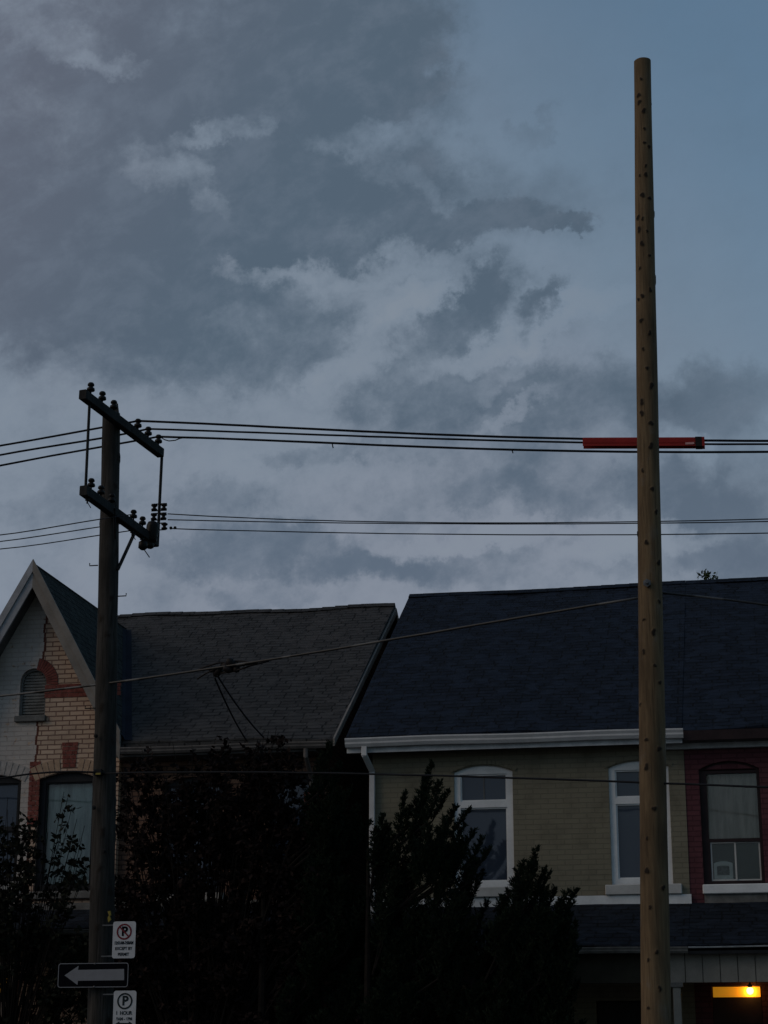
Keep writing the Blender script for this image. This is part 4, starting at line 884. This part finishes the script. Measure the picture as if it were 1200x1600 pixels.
# ================================================================ signs
def text_mesh(s, size, cx, cz, y, name, mat, parent, bold=.0, sx=1.0, off=.0):
    cu_ = bpy.data.curves.new('t', 'FONT'); cu_.body = s; cu_.size = size; cu_.align_x = 'CENTER'; cu_.align_y = 'CENTER'; cu_.offset = bold; cu_.extrude = .0006
    to = bpy.data.objects.new('t', cu_); S.collection.objects.link(to); dg = bpy.context.evaluated_depsgraph_get(); me = bpy.data.meshes.new_from_object(to.evaluated_get(dg))
    bpy.data.objects.remove(to); me.name = name
    pl_ = world_loc(parent)
    for v in me.vertices: x, z = v.co.x*sx, v.co.y; v.co = Vector((cx+x, y+v.co.z*-1, cz+z))-pl_
    me.materials.clear(); me.materials.append(M[mat]); o = bpy.data.objects.new(name, me); S.collection.objects.link(o); o.parent = parent; return o
def rrect(x0, x1, z0, z1, r, n=5):
    pts = []
    for cx_, cz_, a0 in ((x1-r, z0+r, -90), (x1-r, z1-r, 0), (x0+r, z1-r, 90), (x0+r, z0+r, 180)):
        pts += [(cx_+r*math.cos(R(a0+90*i/n)), cz_+r*math.sin(R(a0+90*i/n))) for i in range(n+1)]
    return pts
def circle(cx_, cz_, r, n=32): return [(cx_+r*math.cos(2*math.pi*i/n), cz_+r*math.sin(2*math.pi*i/n)) for i in range(n)]
YS = YO-.22
def sgn_box(x0, y0, x1, y1): a_ = onY(x0, y0, YS); b_ = onY(x1, y1, YS); return a_.x, b_.x, b_.z, a_.z
# no parking
x0, x1, z0, z1 = sgn_box(177, 1440, 214, 1497); x1 = x0+.295
s1 = empty('parking_sign', ((x0+x1)/2, YS, z0), 'white no parking sign with red slashed circle, above the one way arrow sign', 'sign')
MB().sheet(rrect(x0, x1, z0, z1, .03), [], YS, .004, back=True).build('plate', M['signwhite'], s1)
cx_, cz_ = (x0+x1)/2, z1-.125
MB().sheet(circle(cx_, cz_, .098), [circle(cx_, cz_, .078)], YS-.003, .002).build('red_ring', M['signred'], s1)
text_mesh('P', .155, cx_+.004, cz_, YS-.002, 'letter', 'signblack', s1, .006)
MB().bar((cx_-.062, YS-.0045, cz_+.062), (cx_+.062, YS-.0045, cz_-.062), .002, .018).build('red_slash', M['signred'], s1)
text_mesh('12:01AM-7:00AM', .052, cx_, z1-.262, YS-.002, 'lettering', 'signblack', s1, .0022, .66)
text_mesh('EXCEPT BY', .052, cx_, z1-.33, YS-.002, 'lettering', 'signblack', s1, .0015, .85)
text_mesh('PERMIT', .052, cx_, z1-.40, YS-.002, 'lettering', 'signblack', s1, .0015, .85)
MB().box(x0-.14, x0+.06, YS+.005, YS+.03, z0+.02, z0+.035).box(x0-.14, x0+.06, YS+.005, YS+.03, z1-.05, z1-.035).build('bracket', M['metal'], s1)
# one way arrow
x0, x1, z0, z1 = sgn_box(92, 1505, 201, 1543)
s2_ = empty('one_way_sign', ((x0+x1)/2, YS-.02, z0), 'long black sign with grey arrow pointing left on the old pole', 'sign')
Ya = YS-.02
MB().sheet(rrect(x0, x1, z0, z1, .035), [], Ya, .004, back=True).build('plate', M['signblack'], s2_)
MB().sheet(rrect(x0+.004, x1-.004, z0+.004, z1-.004, .032), [rrect(x0+.013, x1-.013, z0+.013, z1-.013, .025)], Ya-.003, .002).build('border', M['arrow'], s2_)
ax = lambda x, y: (onY(x, y, Ya).x, onY(x, y, Ya).z)
apts = [ax(101, 1524), ax(123, 1509), ax(122, 1515.5), ax(194, 1514), ax(194, 1531.5), ax(122, 1532.5), ax(121, 1539)]
MB().sheet(list(reversed(apts)), [], Ya-.003, .002).build('arrow', M['arrow'], s2_)
for zz in (z0+.012, z1-.012): MB().lathe((ax(148, 1524)[0], Ya-.002, zz), [(.012, 0), (.012, .005), (.004, .008)], (0, -1, 0), 8).build('bolt', M['metal'], s2_)
# one hour parking
x0, x1, z0, z1 = sgn_box(178, 1548, 214, 1605); x1 = x0+.29; z0 = z1-.45
s3 = empty('parking_sign', ((x0+x1)/2, YS, z0), 'white one hour parking sign with black circled P, below the arrow sign', 'sign')
MB().sheet(rrect(x0, x1, z0, z1, .03), [], YS, .004, back=True).build('plate', M['signwhite'], s3)
cx_, cz_ = (x0+x1)/2, z1-.125
M['signgreen'] = plain('dark_green_ink', (.008,.014,.016), .4, .2, 9)
MB().sheet(circle(cx_, cz_, .098), [circle(cx_, cz_, .078)], YS-.003, .002).build('dark_ring', M['signgreen'], s3)
text_mesh('P', .155, cx_+.004, cz_, YS-.002, 'letter', 'signgreen', s3, .006)
text_mesh('1', .060, cx_-.098, z1-.268, YS-.002, 'lettering', 'signgreen', s3, .002, .9); text_mesh('HOUR', .060, cx_+.02, z1-.268, YS-.002, 'lettering', 'signgreen', s3, .002, .9)
text_mesh('8AM - 6PM', .052, cx_, z1-.338, YS-.002, 'lettering', 'signgreen', s3, .0015, .85)
MB().sheet([(cx_-.11, z0+.055), (cx_-.06, z0+.025), (cx_-.06, z0+.043), (cx_+.06, z0+.043), (cx_+.06, z0+.025), (cx_+.11, z0+.055), (cx_+.06, z0+.085), (cx_+.06, z0+.067), (cx_-.06, z0+.067), (cx_-.06, z0+.085)], [], YS-.003, .002).build('double_arrow', M['signgreen'], s3)
MB().box(x0-.14, x0+.06, YS+.005, YS+.03, z0+.02, z0+.035).box(x0-.14, x0+.06, YS+.005, YS+.03, z1-.05, z1-.035).build('bracket', M['metal'], s3)
ps = lambda x, y: (onY(x, y, YO-.19).x, onY(x, y, YO-.19).z)
MB().sheet([ps(168,1424), ps(172,1423), ps(173,1430), ps(171,1431), ps(173,1437), ps(169,1441), ps(168,1434), ps(170,1430)], [], YO-.19, .03).build('light_patch', M['tag_and_light'], old)  # patch of light on the shaft, put in as a yellow sheet

# ================================================================ vegetation
def leaf_quads(centers, dirs, L_, W_, rnd, star=False):
    """numpy: one folded pointed leaf (4 verts, 2 tris) per centre"""
    n = len(centers); c = np.asarray(centers); d = np.asarray(dirs); d = d/np.linalg.norm(d, axis=1, keepdims=True)
    rv_ = rnd.normal(size=(n, 3)); s = np.cross(d, rv_); s /= np.linalg.norm(s, axis=1, keepdims=True)+1e-9; up = np.cross(s, d)
    L1 = (L_*rnd.uniform(.6, 1.3, (n, 1))); W1 = (W_*rnd.uniform(.6, 1.3, (n, 1)))
    v = np.stack([c, c+d*L1*.5+s*W1*.5+up*W1*.12, c+d*L1, c+d*L1*.5-s*W1*.5+up*W1*.12], 1).reshape(-1, 3)
    b_ = np.arange(n)*4; f = np.concatenate([np.stack([b_, b_+1, b_+2], 1), np.stack([b_, b_+2, b_+3], 1)])
    return v, f
def np_mesh(name, v, f, mat, parent):
    off = np.array(world_loc(parent)) if parent else 0
    me = bpy.data.meshes.new(name); v = v-off; me.vertices.add(len(v)); me.vertices.foreach_set('co', v.astype(np.float32).ravel())
    me.loops.add(len(f)*3); me.loops.foreach_set('vertex_index', f.astype(np.int32).ravel()); me.polygons.add(len(f)); me.polygons.foreach_set('loop_start', (np.arange(len(f))*3).astype(np.int32))
    me.update(calc_edges=True); me.validate(); me.materials.append(M[mat]); o = bpy.data.objects.new(name, me); S.collection.objects.link(o); o.parent = parent; return o
def broadleaf(name, base, tips, label, cat, mat, seed, nl=90, spread=.28, leafL=.075, leafW=.045, tr=.07, group=None):
    """trunk, limbs to every clump of leaves, leaves on twigs round the clump"""
    rnd = np.random.default_rng(seed); t = empty(name, base, label, cat, group); base = Vector(base)
    zc_ = sum(p.z for p, _ in tips)/len(tips); top = Vector((sum(p.x for p, _ in tips)/len(tips), base.y, zc_*.62))
    tb = MB(); stem = [base, base.lerp(top, .5)+Vector((.06, 0, 0)), top]; tb.tube(stem, [tr, tr*.8, tr*.5], 10); 
    lm = MB(); C_, D_ = [], []
    for p, s in tips:
        k = rnd.uniform(.25, .95); st = base.lerp(top, k); mid = st.lerp(p, .55)+Vector((rnd.uniform(-.12, .12), rnd.uniform(-.1, .1), -.10))
        pts = [st*(1-u)**2+mid*2*u*(1-u)+p*u*u for u in (0, .25, .5, .75, 1)]; lm.tube(pts, [tr*.28, tr*.22, tr*.16, tr*.1, .004], 5)
        for _ in range(max(3, int(9*s))):
            dr_ = Vector(rnd.normal(size=3)); dr_.z = abs(dr_.z)*.8-.1; dr_.normalize(); ln = rnd.uniform(.4, 1)*spread*s; u0 = rnd.uniform(.55, 1); q0_ = pts[2].lerp(p, u0); q1_ = q0_+dr_*ln
            lm.tube([q0_, q0_.lerp(q1_, .5)+Vector((0, 0, .015)), q1_], [.005, .004, .002], 4)
            m_ = max(4, int(nl*s/9))
            for j in range(m_):
                u = rnd.uniform(.1, 1.05); c = q0_.lerp(q1_, u); dd = dr_*.6+Vector(rnd.normal(size=3))*.6+Vector((0, 0, -.25))
                C_.append(tuple(c+Vector(rnd.normal(size=3))*.018)); D_.append(tuple(dd))
    tb.build('trunk', M['bark'], t, True); lm.build('limbs', M['bark'], t)
    v, f = leaf_quads(C_, D_, leafL, leafW, rnd); np_mesh('crown', v, f, mat, t); return t
def in_poly(x, y, P_):
    r_ = False; j = len(P_)-1
    for i in range(len(P_)):
        if (P_[i][1] > y) != (P_[j][1] > y) and x < (P_[j][0]-P_[i][0])*(y-P_[i][1])/(P_[j][1]-P_[i][1])+P_[i][0]: r_ = not r_
        j = i
    return r_
def clumps(poly, n, Y0, Y1, seed, s=(.7, 1.15), keep=lambda x, y, r: True, mind=0):
    rnd = random.Random(seed); out = []; xs = [p[0] for p in poly]; ys = [p[1] for p in poly]; tries = 0
    while len(out) < n and tries < 20000:
        tries += 1; x = rnd.uniform(min(xs), max(xs)); y = rnd.uniform(min(ys), max(ys))
        if in_poly(x, y, poly) and keep(x, y, rnd): out.append((onY(x, y, rnd.uniform(Y0, Y1)), rnd.uniform(*s)))
    return out
# dark red-leaved tree in front of the brick house
poly = [(178,1190),(215,1168),(290,1172),(340,1160),(395,1165),(415,1140),(440,1150),(455,1185),(500,1195),(520,1260),(535,1400),(560,1680),(165,1680),(180,1400)]
gaps = [(325,1235,10,6),(430,1270,14,12),(435,1285,12,10),(210,1265,12,8),(330,1345,20,15),(268,1320,14,22),(225,1385,10,12),(430,1290,16,14),(270,1190,26,9),(345,1360,16,14),(415,1360,12,9),(450,1380,10,8),(330,1480,12,8),(420,1500,24,26),(435,1415,14,7),(490,1225,7,35),(230,1415,30,6),(495,1230,8,30)]
def keepg(x, y, r):
    for gx, gy, ga, gb in gaps:
        if ((x-gx)/(ga+9))**2+((y-gy)/(gb+8))**2 < 1: return False
    return True
tp_ = clumps(poly, 420, 26.2, 27.35, 3, keep=keepg)
for (x, y, s) in ((420, 1142, .45), (432, 1138, .4), (412, 1150, .5), (350, 1157, .5), (270, 1160, .4), (300, 1165, .5), (235, 1165, .4)): tp_.append((onY(x, y, 27.0), s))
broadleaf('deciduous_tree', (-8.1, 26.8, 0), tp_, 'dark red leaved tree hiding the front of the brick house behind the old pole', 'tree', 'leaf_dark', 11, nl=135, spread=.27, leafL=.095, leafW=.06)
# shrub under the painted window, reaching up across it
poly = [(-120,1290),(-20,1255),(8,1238),(25,1275),(45,1262),(60,1300),(48,1360),(60,1400),(80,1392),(150,1400),(172,1500),(175,1700),(-160,1700)]
tp_ = clumps(poly, 230, 26.2, 27.2, 5, s=(.6, 1.0), keep=lambda x, y, r: not (x < 38 and 1488 < y < 1590))
for (x, y, s) in ((100,1237,.35),(106,1246,.5),(112,1262,.5),(103,1258,.35),(120,1280,.55),(132,1290,.5),(115,1300,.7),(100,1310,.6),(85,1315,.45),(92,1305,.4),(125,1310,.7),(128,1330,.7),(110,1345,.5),(135,1350,.6),(118,1362,.7),(95,1365,.6),(78,1372,.5),(75,1300,.4),(72,1325,.45),(60,1290,.5),(40,1300,.7),(30,1285,.6),(55,1320,.6),(12,1265,.5),(5,1285,.6),(20,1300,.6),(35,1330,.5),(48,1345,.4),(130,1375,.7),(105,1382,.7),(18,1395,.6),(30,1250,.3),(12,1246,.35)): tp_.append((onY(x, y, 26.7+.3*math.sin(x)), s))
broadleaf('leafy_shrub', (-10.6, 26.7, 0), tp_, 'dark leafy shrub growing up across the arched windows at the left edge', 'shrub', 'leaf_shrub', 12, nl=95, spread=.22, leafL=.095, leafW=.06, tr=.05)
# junipers: a stem, steep plumes, short flat sprays on every plume
def juniper(base, plumes, label, seed, H_=None, nb=26):
    """plumes: (tip, length, radius) of each upright plume"""
    rnd = np.random.default_rng(seed); t = empty('juniper', base, label, 'juniper', 'junipers in front of the olive house'); base = Vector(base); C_, D_ = [], []; lm = MB()
    topz = max(p.z for p, _, _ in plumes); lm.tube([base, base+Vector((0, 0, topz*.5)), base+Vector((0, 0, topz*.8))], [.08, .05, .02], 8)
    for tip, ln, rad in plumes:
        tip = Vector(tip); foot = Vector((tip.x*.8+base.x*.2+rnd.normal()*.02, tip.y*.8+base.y*.2, tip.z-ln)); lm.tube([foot.lerp(base+Vector((0, 0, max(.3, foot.z-.6))), .5), foot, tip], [.02, .012, .003], 5)
        nbr = int(16+ln*46)
        for b_ in range(nbr):
            u = (b_+rnd.uniform(0, 1))/nbr; c = foot.lerp(tip, u); rr_ = rad*min(1, (1-u)*1.9+.06)*rnd.uniform(.55, 1.25); az = rnd.uniform(0, 6.283)
            dr_ = Vector((math.cos(az), math.sin(az), rnd.uniform(.9, 2.0))).normalized(); l2 = rr_*1.35+.035; ns = int(10+l2*105)
            for k in range(ns):
                s_ = k/ns; q_ = c+dr_*l2*s_; side = Vector(rnd.normal(size=3))*.55*(1-.5*s_)
                C_.append(tuple(q_+Vector(rnd.normal(size=3))*.008)); D_.append(tuple(dr_+side))
    lm.build('stem', M['bark'], t); v, f = leaf_quads(C_, D_, .055, .016, rnd); np_mesh('foliage', v, f, 'cedar', t)
    return t
def plist(specs, Y, seed, poly=None, n=0):
    rnd = random.Random(seed); out = [(onY(x, y, Y+rnd.uniform(-.15, .15)), ln, rad) for x, y, ln, rad in specs]
    xs = [p[0] for p in poly]; ys = [p[1] for p in poly]; k = 0
    while k < n:
        x = rnd.uniform(min(xs), max(xs)); y = rnd.uniform(min(ys), max(ys))
        if in_poly(x, y, poly): out.append((onY(x, y, Y+rnd.uniform(-.45, .55)), rnd.uniform(.45, .9), rnd.uniform(.11, .19))); k += 1
    return out
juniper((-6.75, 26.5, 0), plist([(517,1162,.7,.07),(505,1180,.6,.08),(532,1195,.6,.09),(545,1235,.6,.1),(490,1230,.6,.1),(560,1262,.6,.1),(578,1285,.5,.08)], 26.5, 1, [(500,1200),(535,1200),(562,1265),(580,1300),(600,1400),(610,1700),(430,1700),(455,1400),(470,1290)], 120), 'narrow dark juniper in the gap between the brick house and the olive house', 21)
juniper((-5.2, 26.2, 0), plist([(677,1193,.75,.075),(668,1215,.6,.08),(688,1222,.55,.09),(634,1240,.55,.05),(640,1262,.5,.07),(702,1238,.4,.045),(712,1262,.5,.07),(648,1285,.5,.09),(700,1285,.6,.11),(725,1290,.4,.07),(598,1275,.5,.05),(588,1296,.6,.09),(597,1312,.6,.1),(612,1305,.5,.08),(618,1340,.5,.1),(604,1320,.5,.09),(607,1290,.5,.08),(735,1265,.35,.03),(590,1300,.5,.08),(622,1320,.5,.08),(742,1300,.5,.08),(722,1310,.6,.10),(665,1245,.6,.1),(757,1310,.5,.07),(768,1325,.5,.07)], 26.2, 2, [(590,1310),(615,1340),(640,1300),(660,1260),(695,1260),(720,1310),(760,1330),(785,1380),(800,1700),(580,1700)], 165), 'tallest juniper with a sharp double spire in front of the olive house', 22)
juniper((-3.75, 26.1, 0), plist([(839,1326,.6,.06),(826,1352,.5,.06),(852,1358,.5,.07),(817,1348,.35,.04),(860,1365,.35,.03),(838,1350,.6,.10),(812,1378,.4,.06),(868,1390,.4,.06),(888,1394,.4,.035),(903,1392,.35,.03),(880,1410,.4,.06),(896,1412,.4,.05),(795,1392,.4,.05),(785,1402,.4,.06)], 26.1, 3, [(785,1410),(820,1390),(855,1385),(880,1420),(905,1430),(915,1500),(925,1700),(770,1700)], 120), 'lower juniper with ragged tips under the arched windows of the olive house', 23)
# far tree whose top shows over the ridge
ft = [onY(x, y, 46) for x, y in ((1103,897),(1106,893),(1110,903),(1118,902),(1121,908),(1114,910),(1108,912),(1125,914))]
tips = [(p, .95) for p in ft]+[(onY(1112+random.Random(i).uniform(-40, 45), 950+random.Random(i+9).uniform(-20, 60), 46), 1.2) for i in range(26)]
broadleaf('far_tree', (ft[0].x, 46, 0), tips, 'small leafy tree top peeping over the dark roof ridge', 'tree', 'far_leaf', 15, nl=130, spread=.30, leafL=.12, leafW=.06, tr=.12)
